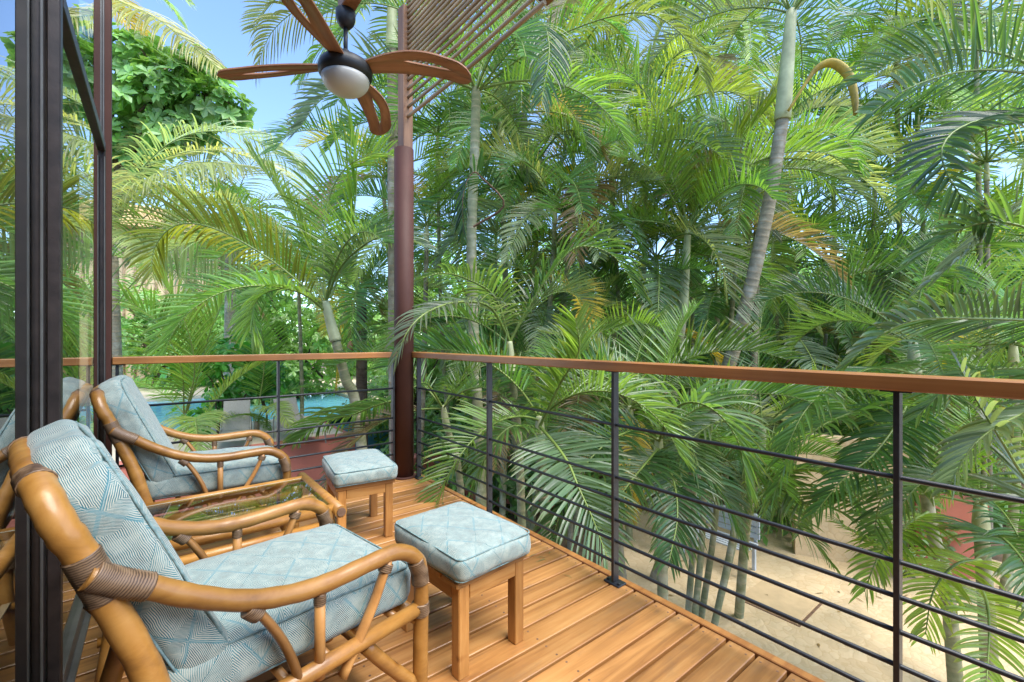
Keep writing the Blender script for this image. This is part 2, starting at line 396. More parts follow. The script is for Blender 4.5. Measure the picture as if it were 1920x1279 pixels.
# hatch lid let into the paving
hl = empty('hatch', (6.89, 2.66, GZ + .006), label='square sandy hatch lid with dark edges set in the paving', cat='hatch cover')
MB().box((0, 0, .006), (.76, .74, .014), .003).build('lid', M['lid'], hl)
MB().box((0, -.405, .004), (.86, .03, .008), 0).build('groove_strip', M['deadwood'], hl)  # dark strips stand in for the shaded gap grooves beside the lid
MB().box((-.415, 0, .004), (.03, .78, .008), 0).build('groove_strip', M['deadwood'], hl)
# pool terrace
TY = 10.15
slab('pool_terrace', [(-26, TY + .05), (3.25, TY + .05), (3.25, 13.2), (-26, 13.2)], GZ, TZ, M['coping'], kind='structure')
slab('pool_terrace', [(-26, 20.5), (14, 20.5), (14, 34), (-26, 34)], GZ, TZ, M['coping'], kind='structure')
slab('pool_terrace', [(5.6, 13.2), (14, 13.2), (14, 20.5), (5.6, 20.5)], GZ, TZ, M['coping'], kind='structure')
slab('pool_basin', [(-26, 13.2), (5.6, 13.2), (5.6, 20.5), (-26, 20.5)], GZ, TZ - .35, M['pool'], kind='structure')
slab('pool_water', [(-25.9, 13.25), (5.55, 13.25), (5.55, 20.45), (-25.9, 20.45)], TZ - .14, TZ - .10, M['water'], kind='structure')
ww = empty('terrace_wall', (0, 0, GZ), label='terracotta retaining wall below the pool terrace, behind the far railing', cat='wall')
MB().box((-11.3, TY - .05, .77), (29.2, .2, 1.54), .01).build('wall_face', M['terra'], ww)
MB().box((-11.3, TY - .03, 1.575), (29.3, .30, .06), .012).build('coping', M['terra'], ww)
MB().box((3.36, 11.7, .77), (.2, 3.2, 1.54), .01).build('wall_return', M['terra'], ww)
def curvewall(name, pts, h, th, label, m, z0=GZ):
    P = spline([Vector((x, y, 0)) for x, y in pts], 26)
    mb = MB()
    for i, p in enumerate(P):
        T = (P[min(i + 1, 25)] - P[max(i - 1, 0)]).normalized()
        S = Vector((-T.y, T.x, 0)) * th / 2
        for q, z in ((S, 0), (S, h), (-S, h), (-S, 0)): mb.v.append(p + q + Vector((0, 0, z)))
    for i in range(25):
        for k in range(3): mb.face([i * 4 + k, i * 4 + k + 1, i * 4 + 5 + k, i * 4 + 4 + k])
    mb.face([0, 1, 2, 3][::-1]); mb.face([100, 101, 102, 103])
    o = mb.build(name, m, loc=(0, 0, z0))
    return tag(o, label, 'wall')
curvewall('planter_wall', [(3.5, 7.9), (4.3, 8.9), (5.4, 9.0), (6.2, 8.2), (6.6, 7.0)], 1.2, .22, 'low curved terracotta planter wall behind the first railing bay', M['terra'])
curvewall('garden_wall', [(7.2, 10.2), (8.6, 9.3), (10.2, 9.2), (12.6, 8.2)], 1.25, .25, 'terracotta garden wall glimpsed low behind the second railing bay', M['terra'])
sw = curvewall('stone_wall', [(8.72, 3.12), (8.98, 2.65), (9.24, 2.2), (9.5, 1.78)], 2.05, .3, 'tall sandy flagstone wall beyond the hatch in the paving', M['paving'])
curvewall('boundary_wall', [(9.62, 1.72), (9.85, 1.35), (9.97, 1.15), (10.08, .95)], 1.2, .3, 'terracotta boundary wall at the right behind the shrub', M['terra'])
# background garden house
gh = empty('garden_house', (0, 0, TZ), label='cream garden house with thatched roof behind the coconut fronds', cat='house')
c = W(210, 600, 23)
MB().box((c.x + .5, c.y, 3.9), (9, 5, 7.8), .02).build('wall', M['cream'], gh)
mb = MB()
x0, x1, y0, y1 = c.x - 5, c.x + 6, c.y - 3.6, c.y + 3.6
mb.v = [Vector(p) for p in ((x0, y0, 7.4), (x1, y0, 7.4), (x1, y1, 7.4), (x0, y1, 7.4), (x0 + 2.5, c.y, 9.2), (x1 - 2.5, c.y, 9.2))]
for f in ((0, 1, 5, 4), (1, 2, 5), (2, 3, 4, 5), (3, 0, 4), (3, 2, 1, 0)): mb.face(list(f))
mb.build('roof', M['thatch'], gh)
for i in range(22):
    MB().tube([(c.x - 3.8 + i * .4, c.y - 2.56, .0), (c.x - 3.8 + i * .4 + random.uniform(-.03, .03), c.y - 2.56, 7.3)], .05, 6).build('bamboo_cladding', M['pole'], gh)
# house the deck belongs to: roof, walls of the room behind the glass
slab('roof', [(-5, -6), (2.25, -6), (2.25, -2.2), (-5, -2.2)], 3.02, 3.14, M['roof'], kind='structure')
slab('roof', [(-5, -2.2), (-.28, -2.2), (-.28, 3.5), (-5, 3.5)], 3.02, 3.14, M['roof'], kind='structure')
slab('room_floor', [(-5, -6), (-.33, -6), (-.33, 3.5), (-5, 3.5)], -.2, -.012, M['inside'], kind='structure')
slab('wall_far', [(-5, 3.4), (-.36, 3.4), (-.36, 3.52), (-5, 3.52)], -.012, 3.02, M['inside'], kind='structure')
slab('wall_back', [(-5.12, -6), (-5, -6), (-5, 3.52), (-5.12, 3.52)], -.2, 3.02, M['inside'], kind='structure')
slab('wall_behind', [(-5, -6.12), (2.2, -6.12), (2.2, -6), (-5, -6)], -.2, 3.02, M['inside'], kind='structure')

# ------------------------------------------------------------------ deck
XE, YE = 1.64, 3.43
deck = empty('deck', (0, 0, 0), kind='structure')
PITCH, BWD = .102, .0905
L0 = XE + .30
bmb = MB().box((0, 0, -.0125), (L0, BWD, .025), .0025)
bmb.cur = 1
for sx in (-.03, -.55, -1.1, -1.62):
    for sy in (-.027, .027): bmb.tube([(L0 / 2 + sx, sy, .0), (L0 / 2 + sx, sy, .0007)], .0042, 7)
board = bmb.mesh('deck_board', [M['deck'], M['deadwood']])
k = 0
y = .600 - PITCH / 2 - PITCH * 40
while y + BWD / 2 < YE:
    if y > -3.6: link('deck_board', board, deck, (XE - L0 / 2, y, random.uniform(-.0012, .0012)))
    y += PITCH
YL = y - PITCH + BWD / 2
MB().box((XE + .022, (YL - 3.6) / 2 + .02, -.018), (.036, YL + 3.6 + .05, .044), .003).build('edge_trim', M['rail'], deck)
MB().box((XE / 2 - .13, YL + .022, -.018), (XE + .30, .036, .044), .003).build('edge_trim', M['rail'], deck)
MB().box((XE / 2 - .14, (YL - 3.6) / 2, -.042), (XE + .24, YL + 3.58, .012), 0).build('gap_shade_sheet', M['gap_shade_sheet'], deck)  # added dark sheet under the boards, standing in for shade in the gaps
for x in (-.2, .35, .9, 1.45):
    MB().box((x, 0, -.15), (.05, 6.8, .2), 0).build('joist', M['beam'], deck)
MB().box((XE + .02, 0, -.15), (.05, 6.85, .2), 0).build('fascia', M['beam'], deck)

# ------------------------------------------------------------------ railings
BARS = (.715, .48, .382, .286, .19, .093)
RX, RY = 1.62, 3.375
def railing(name, along, posts, a0, a1, fixed, label, inset):
    t = empty(name, (0, 0, 0), label=label, cat='railing')
    def P(a, c, z): return (c, a, z) if along == 'y' else (a, c, z)
    def S(a, c, z): return (c, a, z) if along == 'y' else (a, c, z)
    hm = MB().box((0, 0, 0), (a1 - a0, .078, .043), .004)
    link('handrail', hm.mesh('handrail', M['rail']), t, P((a0 + a1) / 2, fixed, .981), (0, 0, R(90) if along == 'y' else 0))
    for z in BARS:
        MB().tube([P(a0 + .02, fixed, z), P(a1 - .02, fixed, z)], .0072, 10).build('bar', M['metal'], t)
    for a in posts:
        p = MB().box(P(a, fixed, .485), S(.014, .038, .95), .0015).build('post', M['metal'], t)
        MB().box(P(a, fixed, .004), S(.085, .058, .008), .002).build('base_plate', M['metal'], p)
        for q in (-.03, .03):
            MB().tube([P(a + q, fixed - inset * .012, .008), P(a + q, fixed - inset * .012, .016)], .007, 6).build('bolt', M['metal'], p)
        MB().box(P(a, fixed, .957), S(.07, .05, .005), 0).build('top_plate', M['metal'], p)
railing('balcony_railing', 'y', (3.262, 2.29, 1.307, .318, -.67), -1.2, 3.33, RX, 'railing running along the right edge of the deck to the maroon column', 1)
railing('balcony_railing', 'x', (-.19, .632, 1.452), -.21, 1.50, RY, 'railing across the far end of the deck behind the far chair', 1)

# ------------------------------------------------------------------ corner column, cane screen
CX, CY = 1.545, 3.375
cc = empty('corner_column', (CX, CY, 0), label='round maroon steel column at the deck corner with timber post on top', cat='column')
MB().tube([(0, 0, .0), (0, 0, 2.63)], .077, 28).build('steel_tube', M['column'], cc)
MB().tube([(0, 0, 0), (0, 0, .012)], .10, 24).build('base_flange', M['column'], cc)
MB().box((.012, 0, 3.2), (.088, .088, 1.14), .004, R(8)).build('timber_post', M['beam'], cc)
cs = empty('cane_screen', (RX, 2.55, 2.85), label='screen of horizontal canes up between the timber post and a hanging beam end', cat='screen')
zc = 2.885
for i in range(20):
    jz, jy = random.uniform(-.006, .006), random.uniform(-.05, .05)
    MB().tube(spline([(-.06, .80, zc - 2.85), (-.02, 0, zc - 2.85 + .01 + jz), (.01, -.80 + jy, zc - 2.85 + .035)], 7), .0125 + random.uniform(-.002, .002), 8).build('cane', M['pole'], cs)
    zc += (.072 if i < 4 else .043) + random.uniform(-.006, .006)
MB().box((.03, -.76, .72), (.075, .085, 1.25), .004).build('hanging_beam', M['beam'], cs)

# ------------------------------------------------------------------ sliding glass doors, posts
def door(name, x, y0, y1, h, label, grey):
    t = empty(name, (x, (y0 + y1) / 2, 0), label=label, cat='glass door')
    l = (y1 - y0) / 2
    for q in (-1, 1): MB().box((0, q * (l - .02), h / 2 + .01), (.030, .042, h), .003).build('stile', M['frame'], t)
    MB().box((0, 0, h - .02), (.034, 2 * l - .084, .05), .003).build('top_rail', M['frame'], t)
    MB().box((.0, 0, .04), (.034, 2 * l - .084, .06), .003).build('bottom_rail', M['framegrey'], t)
    mb = MB()
    mb.v = [Vector(p) for p in ((0, -l + .04, .07), (0, l - .04, .07), (0, l - .04, h - .045), (0, -l + .04, h - .045))]
    mb.face([0, 1, 2, 3])
    mb.build('glass_pane', M['glass'], t)
    mb = MB(); q = l - .046
    MB().box((.013, q if grey else -q, h / 2), (.006, .008, h - .15), .001).build('seal', M['framegrey'], t)
door('sliding_glass_door', -.25, 1.90, 3.33, 2.17, 'narrow glass door panel beside the far chair', True)
door('sliding_glass_door', -.282, -.9, 1.905, 2.9, 'dark framed glass door panel at the left edge behind the near chair', True)
tw = empty('transom_window', (-.25, 2.6, 2.6), label='glass transom above the narrow door panel', cat='window')
mb = MB(); mb.v = [Vector(p) for p in ((0, -.70, -.40), (0, .70, -.40), (0, .70, .42), (0, -.70, .42))]; mb.face([0, 1, 2, 3]); mb.build('glass_pane', M['glass'], tw)
MB().box((0, -.685, .0), (.034, .03, .82), .002).build('mullion', M['frame'], tw)
hp = empty('house_post', (-.255, 3.38, 0), label='tall maroon and grey steel post where the far railing meets the house', cat='post')
MB().box((.026, 0, 1.5), (.03, .07, 3.04), .003).build('maroon_channel', M['column'], hp)
MB().box((-.012, -.004, 1.5), (.042, .075, 3.04), .003).build('dark_channel', M['frame'], hp)
MB().box((.010, -.041, 1.5), (.006, .006, 3.0), 0).build('seal', M['framegrey'], hp)
dt = empty('door_track', (-.27, 1.2, 0), label='grey metal sliding door track along the deck edge', cat='door track')
MB().box((0, 0, .004), (.11, 4.3, .012), .002).build('sill', M['framegrey'], dt)
for q in (-.02, .02): MB().box((q, 0, .015), (.006, 4.3, .012), 0).build('runner', M['framegrey'], dt)

# ------------------------------------------------------------------ cushions
def cushion_mesh(sx, sy, sz, rad=.035, puff=.018, n=14, seed=0, crn=0.0):
    bm = bmesh.new()
    bmesh.ops.create_cube(bm, size=2)
    bmesh.ops.subdivide_edges(bm, edges=bm.edges[:], cuts=n, use_grid_fill=True)
    h = Vector((sx / 2, sy / 2, sz / 2))
    rad = min(rad, sz / 2 * .95)
    for v in bm.verts:
        u = v.co.copy()
        p = Vector((u.x * h.x, u.y * h.y, u.z * h.z))
        c_ = Vector([max(-h[i] + rad, min(h[i] - rad, p[i])) for i in range(3)])
        d = p - c_
        if d.length > 1e-6: p = c_ + d.normalized() * rad * min(1, max(abs(d[0]), abs(d[1]), abs(d[2])) / rad)
        k = (1 - u.x ** 4) * (1 - u.y ** 4)
        p.z += (1 if u.z > 0 else -.15) * puff * k * abs(u.z)
        p.x += u.x * abs(u.x) * puff * .45 * (1 - u.z ** 2) * (1 - u.y ** 4)
        p.y += u.y * abs(u.y) * puff * .45 * (1 - u.z ** 2) * (1 - u.x ** 4)
        q = noise.noise(Vector((p.x * 9 + seed, p.y * 9, p.z * 9))) * .0045 + noise.noise(Vector((p.x * 28 + seed, p.y * 22, p.z * 28))) * .0016
        p += Vector((u.x ** 5, u.y ** 5, u.z)) * q
        if crn and p.z > 0:                  # rounded upper corners of a back cushion
            ex, ez = abs(p.y) - (h.y - crn), p.z - (h.z - crn)
            if ex > 0 and ez > 0:
                k_ = max(ex, ez) / math.hypot(ex, ez)
                p.y = math.copysign(h.y - crn + ex * k_, p.y); p.z = h.z - crn + ez * k_
        v.co = p
    uvl = bm.loops.layers.uv.new('UVMap')
    bm.normal_update()
    for f in bm.faces:
        f.smooth = True
        a = max(range(3), key=lambda i: abs(f.normal[i]))
        for l in f.loops:
            x, y_, z = l.vert.co
            l[uvl].uv = ((x, y_) if a == 2 else ((y_, z + .31) if a == 0 else (x, z + .57)))
    me = bpy.data.meshes.new('cushion')
    bm.to_mesh(me)
    bm.free()
    me.materials.append(M['fabric'])
    return me
def piping_mesh(sx, sy, z, rad0, big=None):
    pts = []
    for cx_, cy_, a0 in ((1, 1, 0), (-1, 1, 90), (-1, -1, 180), (1, -1, 270)):
        rad = big if (big and cx_ < 0) else rad0
        for i in range(7):
            a = R(a0 + i * 15)
            pts.append(Vector((cx_ * (sx / 2 - rad) + rad * math.cos(a), cy_ * (sy / 2 - rad) + rad * math.sin(a), z)))
    pts.append(pts[0])
    mb = MB().tube(pts, .0028, 6, cap=False)
    return mb

# ------------------------------------------------------------------ rattan chair
def binding(parent, pts, r, turn=.0048, name='binding'):
    L = sum((Vector(pts[i + 1]) - Vector(pts[i])).length for i in range(len(pts) - 1))
    n = max(6, int(L / turn) * 2 + 1)
    P = spline(pts, n)
    rr = [r + .0022 + (.0011 if i % 2 else -.0007) + random.uniform(-.0003, .0003) for i in range(n)]
    mb = MB().tube(P, rr, 14)
    mb.att = {'tw': [i * L / n + .0015 * math.sin(k * .449 * 2) for i in range(n) for k in range(14)]}
    return mb.build(name, M['bind'], parent)
HWD = .275
def make_chair(loc, rz, label, seed):
    t = empty('rattan_armchair', loc, rz, label=label, cat='armchair', group='rattan armchairs with blue cushions')
    bar = []
    hb = HWD - .015
    bk = lambda y_: [(-.545, y_, .31), (-.593, y_, .492), (-.644, y_, .636), (-.680, y_, .735), (-.705, y_, .79)]
    top = [(-.722, -hb + .03, .838), (-.731, -hb + .11, .858), (-.734, 0, .862), (-.731, hb - .11, .858), (-.722, hb - .03, .838)]
    path = bk(-hb) + top + bk(hb)[::-1]
    bf = MB().tube(spline(path, 70), [.0245 + .0008 * math.sin(i * 1.9) + (.0011 if i % 13 == 5 else 0) for i in range(70)], 16).build('back_frame', M['rattan'], t)
    for s in (-1, 1):
        y_ = s * HWD
        arm = [(.022, y_, .0), (.022, y_, .2), (.024, y_, .40), (.010, y_, .475), (-.055, y_, .520), (-.14, y_, .522), (-.25, y_, .518), (-.34, y_, .527), (-.437, y_, .556), (-.53, y_, .606), (-.60, y_, .655), (-.675, y_, .70)]
        a = MB().tube(spline(arm, 64), [.0212 + .0006 * math.sin(i * 1.7 + s) + (.0010 if i % 15 == 7 else 0) for i in range(64)], 16).build('arm_and_front_leg', M['rattan'], t)
        binding(a, [(.022, y_, .405), (.018, y_, .44), (.004, y_, .478)], .0215)
        binding(a, [(.022, y_, .315), (.022, y_, .35)], .0225)
        MB().tube(spline([(-.545, y_ * .95, .32), (-.565, y_ * .95, .24), (-.60, y_ * .95, .12), (-.655, y_ * .95, .0)], 16), .024, 12).build('rear_leg', M['rattan'], t)
        MB().tube([(.02, y_, .335), (-.56, y_, .315)], .0195, 14).build('seat_rail', M['rattan'], t)
        MB().tube(spline([(-.15, y_ * .97, .31), (-.08, y_ * .97, .22), (.005, y_ * .98, .125)], 10), .0175, 12).build('brace', M['rattan'], t)
        yi = y_ * 1.0
        f1 = MB().tube(spline([(-.43, yi, .545), (-.395, yi, .50), (-.352, yi, .42), (-.325, yi, .34), (-.315, yi, .28)], 14), .0165, 10, flat=(1, .62)).build('curved_spindle', M['cane'], t)
        binding(f1, [(-.428, yi, .535), (-.405, yi, .512)], .016)
        f2 = MB().tube([(-.272, yi, .515), (-.272, yi, .30)], .0125, 10).build('spindle', M['cane'], t)
        binding(f2, [(-.272, yi, .50), (-.272, yi, .474)], .0115)
        f3 = MB().tube(spline([(-.085, yi, .512), (-.125, yi, .42), (-.175, yi, .335), (-.215, yi, .27)], 12), .0165, 10, flat=(1, .6)).build('curved_spindle', M['cane'], t)
        binding(f3, [(-.088, yi, .502), (-.097, yi, .482)], .0155)
        yb = s * hb
        binding(bf, [(-.648, yb, .648), (-.680, yb, .735)], .0245)
        binding(bf, [(-.59, y_, .648), (-.635, y_, .675), (-.668, y_, .70)], .0222)
        binding(bf, [(-.727, s * (hb - .062), .851), (-.731, s * (hb - .10), .857)], .0245)
    MB().tube([(.022, -HWD, .30), (.022, HWD, .30)], .02, 14).build('front_rail', M['rattan'], t)
    MB().tube([(-.55, -hb, .32), (-.55, hb, .32)], .02, 14).build('rear_rail', M['rattan'], t)
    MB().tube([(.012, -HWD, .10), (.012, HWD, .10)], .015, 12).build('stretcher', M['rattan'], t)
    for q in range(5):
        MB().tube([(.01 - .5 * (q + .5) / 5, -HWD, .322), (.01 - .5 * (q + .5) / 5, HWD, .322)], .011, 8).build('seat_slat', M['cane'], t)
    sw_ = 2 * HWD - .075
    s1 = link('seat_cushion', cushion_mesh(.60, sw_, .115, .034, .022, 16, seed), t, (-.268, 0, .397), (0, R(1.5), 0))
    for z in (-.0465, .0495): piping_mesh(.584, sw_ - .016, z, .03).build('piping', M['pipe'], s1)
    tilt = -R(24)
    s2 = link('back_cushion', cushion_mesh(.105, sw_, .54, .034, .008, 18, seed + 3, crn=.11), t, (-.588, 0, .655), (0, tilt, 0))
    for px_ in (-.044, .044): piping_mesh(.522, sw_ - .018, 0, .03, .115).build('piping', M['pipe'], s2, (px_, 0, 0), (0, R(90), 0))
    for o in (-.15, .15):
        MB().tube(spline([(-.66, o, .60), (-.60, o, .50), (-.58, o, .40)], 8), .009, 8).build('back_slat', M['cane'], t)
    return t
make_chair((.512, 1.436, 0), R(11), 'near rattan armchair with blue patterned cushions in the left foreground', 1)
make_chair((.515, 2.885, 0), R(-2), 'far rattan armchair with blue patterned cushions by the far railing', 40)

# ------------------------------------------------------------------ glass topped rattan table
tb = empty('rattan_side_table', (.20, 2.155, 0), R(1), label='low rattan table with glass top between the two armchairs', cat='table')
TZT, tx, ty = .40, .36, .245
for s in (-1, 1):
    MB().tube([(-tx, s * ty, TZT), (tx, s * ty, TZT)], .0205, 12).build('top_pole', M['rattan'], tb)
    e = MB().tube([(s * (tx + .014), -ty - .055, TZT), (s * (tx + .014), ty + .055, TZT)], .024, 14).build('end_pole', M['rattan'], tb)
    for q in (-1, 1): MB().tube([(s * (tx + .014), q * (ty + .055), TZT), (s * (tx + .014), q * (ty + .061), TZT)], .0175, 12).build('end_cap', M['deadwood'], e)
    MB().tube([(-tx, s * ty, TZT - .062), (tx, s * ty, TZT - .062)], .021, 12).build('apron_pole', M['rattan'], tb)
    MB().tube([(-tx, s * ty, TZT - .112), (tx, s * ty, TZT - .112)], .021, 12).build('apron_pole', M['rattan'], tb)
    for q in (-1, 1):
        l = MB().tube(spline([(q * (tx - .03), s * (ty - .005), TZT - .02), (q * (tx - .035), s * (ty - .012), .2), (q * (tx - .01), s * ty, 0)], 10), .02, 12).build('leg', M['rattan'], tb)
        binding(l, [(q * (tx - .031), s * (ty - .006), TZT - .05), (q * (tx - .034), s * (ty - .010), TZT - .12)], .027)
    MB().tube([(-tx, s * (ty - .02), .14), (tx, s * (ty - .02), .14)], .015, 10).build('stretcher', M['rattan'], tb)
mb = MB(); mb.v = [Vector((a * (tx - .005), b_ * (ty - .0155), TZT + .0125)) for a, b_ in ((-1, -1), (1, -1), (1, 1), (-1, 1))]; mb.face([0, 1, 2, 3]); mb.build('glass_top', M['tableglass'], tb)
for i in range(22):
    MB().box((-tx + .03 + i * .0315, 0, .158), (.022, 2 * ty - .03, .006), .001).build('shelf_slat', M['pole'], tb)

for s in (-1, 1):
    MB().box((0, s * (ty - .0148), TZT + .009), (2 * tx - .008, .0012, .009), 0).build('glass_edge', M['glassedge'], tb)
    MB().box((s * (tx - .0045), 0, TZT + .009), (.0012, 2 * ty - .032, .009), 0).build('glass_edge', M['glassedge'], tb)
# ------------------------------------------------------------------ footstools
def stool(loc, rz, label, seed):
    t = empty('footstool', loc, rz, label=label, cat='footstool', group='pine footstools with blue cushions')
    a, bb, h = .125, .165, .30
    for sx in (-1, 1):
        for sy in (-1, 1):
            MB().box((sx * a, sy * bb, h / 2), (.043, .043, h), .003).build('leg', M['pinev'], t)
    for sy in (-1, 1):
        MB().box((0, sy * (bb + .012), h - .024), (2 * a - .044, .02, .05), .002).build('apron', M['pine'], t)
    for sx in (-1, 1):
        p = MB().box((0, 0, 0), (2 * bb - .044, .02, .05), .002).mesh('apron', M['pine'])
        link('apron', p, t, (sx * (a + .012), 0, h - .024), (0, 0, R(90)))
    for i in range(4):
        MB().box((0, -.147 + i * .098, h + .0105), (.318, .09, .021), .003).build('top_slat', M['pine'], t)
    cz = h + .021 + .043
    cu = link('cushion', cushion_mesh(.335, .435, .085, .026, .014, 14, seed), t, (0, 0, cz))
    for z in (-.034, .036): piping_mesh(.323, .423, z, .024).build('piping', M['pipe'], cu)
    return t
stool((.885, 1.435, 0), R(5), 'footstool with blue cushion in front of the near armchair', 11)
stool((.905, 2.59, 0), R(-7), 'footstool with blue cushion near the maroon column', 23)

# ------------------------------------------------------------------ ceiling fan
fp = W(648, 127, 2.46)
fan = empty('ceiling_fan', (fp.x, fp.y, 2.9), label='dark ceiling fan with four slotted wooden blades and white globe', cat='ceiling fan')
zb = fp.z - 2.9
MB().lathe([(.001, .0), (.052, .0), (.052, -.035), (.045, -.062), (.028, -.085), (.012, -.09), (.001, -.091)][::-1], 24).build('canopy', M['fanmetal'], fan)
MB().tube([(0, 0, -.08), (0, 0, zb + .05)], .0115, 12).build('downrod', M['fanmetal'], fan)
MB().lathe([(.001, -.062), (.122, -.062), (.139, -.045), (.143, -.015), (.132, .014), (.10, .036), (.048, .054), (.024, .062), (.018, .095), (.001, .096)], 32, (0, 0, zb)).build('motor_housing', M['fanmetal'], fan)
MB().lathe([(.001, -.150)] + [(.126 * math.cos(R(a)), -.063 - .088 * math.sin(R(a))) for a in range(80, -1, -10)], 32, (0, 0, zb)).build('globe', M['opal'], fan)
def blade_mesh():
    mb = MB()
    N = 26
    up, sl_t, sl_b, lo = [], [], [], []
    for i in range(N + 1):
        s = i / N
        x = .09 + .60 * s
        cy_ = -.06 * math.sin(s * 2.5) + .02 * s
        wdt = .036 + .043 * math.sin(min(1, s * 1.25 + .05) * math.pi * .62) ** 1.2
        if s > .86: wdt *= math.sqrt(max(.0, 1 - ((s - .86) / .145) ** 2))
        q = (s - .40) / .42
        g = .014 * math.sin(max(0, min(1, q)) * math.pi) ** .8 if 0 < q < 1 else 0
        off = -.014 + .03 * (s - .36)
        up.append((x, cy_ + wdt)); lo.append((x, cy_ - wdt))
        sl_t.append((x, cy_ + off + g)); sl_b.append((x, cy_ + off - g))
    def Z(x, y_): 
        s = (x - .09) / .6
        return .02 * math.sin(s * 1.6) - .075 * s * s - y_ * (.24 - .05 * s) 
    for A, B in ((up, sl_t), (sl_b, lo)):
        o = len(mb.v)
        for th in (.004, -.004):
            for a, b_ in zip(A, B):
                for k in range(4):
                    u = k / 3
                    x, y_ = a[0] + (b_[0] - a[0]) * u, a[1] + (b_[1] - a[1]) * u
                    mb.v.append(Vector((x, y_, Z(x, y_) + th)))
        n4 = (N + 1) * 4
        for i in range(N):
            for k in range(3):
                a = o + i * 4 + k
                mb.face([a, a + 1, a + 5, a + 4], True); mb.face([a + n4 + 4, a + n4 + 5, a + n4 + 1, a + n4], True)
            for k in (0, 3):
                a = o + i * 4 + k
                mb.face([a, a + 4, a + n4 + 4, a + n4])
        for i in (0, N):
            for k in range(3):
                a = o + i * 4 + k
                mb.face([a, a + n4, a + n4 + 1, a + 1])
    return mb.mesh('blade', M['fanwood'])
bm_ = blade_mesh()
for i in range(4): link('blade', bm_, fan, (0, 0, zb + .0), (0, 0, -AZ + R(2 + 90 * i)))
rb = empty('roof_rafter', (fp.x, 1.8, 2.95), label='timber rafter end that carries the ceiling fan', cat='rafter')
MB().box((.005, -.9, .0), (.075, 3.26, .096), .004).build('timber', M['beam'], rb)

# ------------------------------------------------------------------ palms
def frond_mesh(name, path, n=44, ll=.5, lw=.034, a0=68, a1=24, vee=24, roll=0, droop=.16, s0=.16, rr=.016, seed=0, stiff=1.0, base_len=.5, sec=4, jit=1.0, bend_tip=.0):
    rnd = random.Random(seed)
    N = 22
    P = spline(path, N)
    L = [0]
    for i in range(N - 1): L.append(L[-1] + (P[i + 1] - P[i]).length)
    tot = L[-1]
    mb = MB()
    lv, ls = [], []
    mb.cur = 1
    mb.tube(P, [rr * (1 - .86 * i / (N - 1)) + .001 for i in range(N)], 5, cap=False)
    lv += [.5] * len(mb.v); ls += [0.0] * len(mb.v)
    mb.cur = 0
    up = Vector((0, 0, 1))
    S = None
    frames = []
    for i in range(N):
        T = (P[min(i + 1, N - 1)] - P[max(i - 1, 0)]).normalized()
        c_ = T.cross(up)
        if c_.length > .25: 
            nS = -c_.normalized()
            if S is not None and nS.dot(S) < 0: nS = -nS
            S = nS if S is None else (S * .5 + nS * .5).normalized()
        elif S is None:
            h = P[-1] - P[0]; h.z = 0
            S = -(h.normalized().cross(up)) if h.length > .05 else Vector((0, 1, 0))
        Sx = (S - T * S.dot(T)).normalized()
        frames.append((T, Sx, T.cross(Sx)))
    # N axis: keep it on the upper / outer side
    for j in range(n):
        u = (j + .5) / n
        s = s0 + (1 - s0) * u
        dist = s * tot
        k = 0
        while k < N - 2 and L[k + 1] < dist: k += 1
        f = (dist - L[k]) / max(1e-6, L[k + 1] - L[k])
        p0 = P[k].lerp(P[k + 1], f)
        T, Sx, Nx = frames[k]
        prof = base_len + (1 - base_len) * min(1, u / .28) if u < .28 else 1 - .62 * ((u - .28) / .72) ** 1.7
        for side in (-1, 1):
            a = R(a0 + (a1 - a0) * u ** .9 + rnd.gauss(0, 3.5) * jit)
            vv = R(vee + side * roll + rnd.gauss(0, 6) * jit)
            d = T * math.cos(a) + (Sx * side * math.cos(vv) + Nx * math.sin(vv)) * math.sin(a)
            ln_ = ll * prof * rnd.uniform(.9, 1.07)
            if rnd.random() < .03: ln_ *= .5
            wv = (T - d * T.dot(d))
            if wv.length < .05: continue
            wv.normalize()
            wv = Matrix.Rotation(side * R(18 + rnd.gauss(0, 12)), 3, d) @ wv
            q = rnd.random()
            o = len(mb.v)
            p = p0.copy()
            sg = ln_ / sec
            dr = droop * rnd.uniform(.7, 1.35)
            for t in range(sec):
                x = t / sec
                hw = lw * .5 * ((.35 + .65 * min(1, x / .22)) if x < .22 else (1 - .55 * ((x - .22) / .78) ** 1.6)) * (.75 + .25 * prof)
                nrm = d.cross(wv)
                mb.v += [p - wv * hw, p + nrm * hw * .38, p + wv * hw]
                lv += [q] * 3; ls += [x] * 3
                p = p + d * sg
                d = (d + Vector((0, 0, -1)) * dr * (.35 + x * 1.3 + bend_tip * x * x)).normalized()
                wv = (wv - d * wv.dot(d)).normalized()
            mb.v.append(p); lv.append(q); ls.append(1.0)
            for t in range(sec - 1):
                b0 = o + t * 3
                mb.face([b0, b0 + 1, b0 + 4, b0 + 3]); mb.face([b0 + 1, b0 + 2, b0 + 5, b0 + 4])
            b0 = o + (sec - 1) * 3
            mb.face([b0, b0 + 1, b0 + 3]); mb.face([b0 + 1, b0 + 2, b0 + 3])
    mb.att = {'lv': lv, 'ls': ls}
    return mb.mesh(name, [M['leaf'], M['stalk']])
def arc(e0, bend, L, pw=1.25, n=9):
    p = Vector((0, 0, 0))
    out = [p.copy()]
    for i in range(n):
        e = R(e0 - bend * ((i + .5) / n) ** pw)
        p = p + Vector((math.cos(e), 0, math.sin(e))) * (L / n)
        out.append(p.copy())
    return out
ARE = []
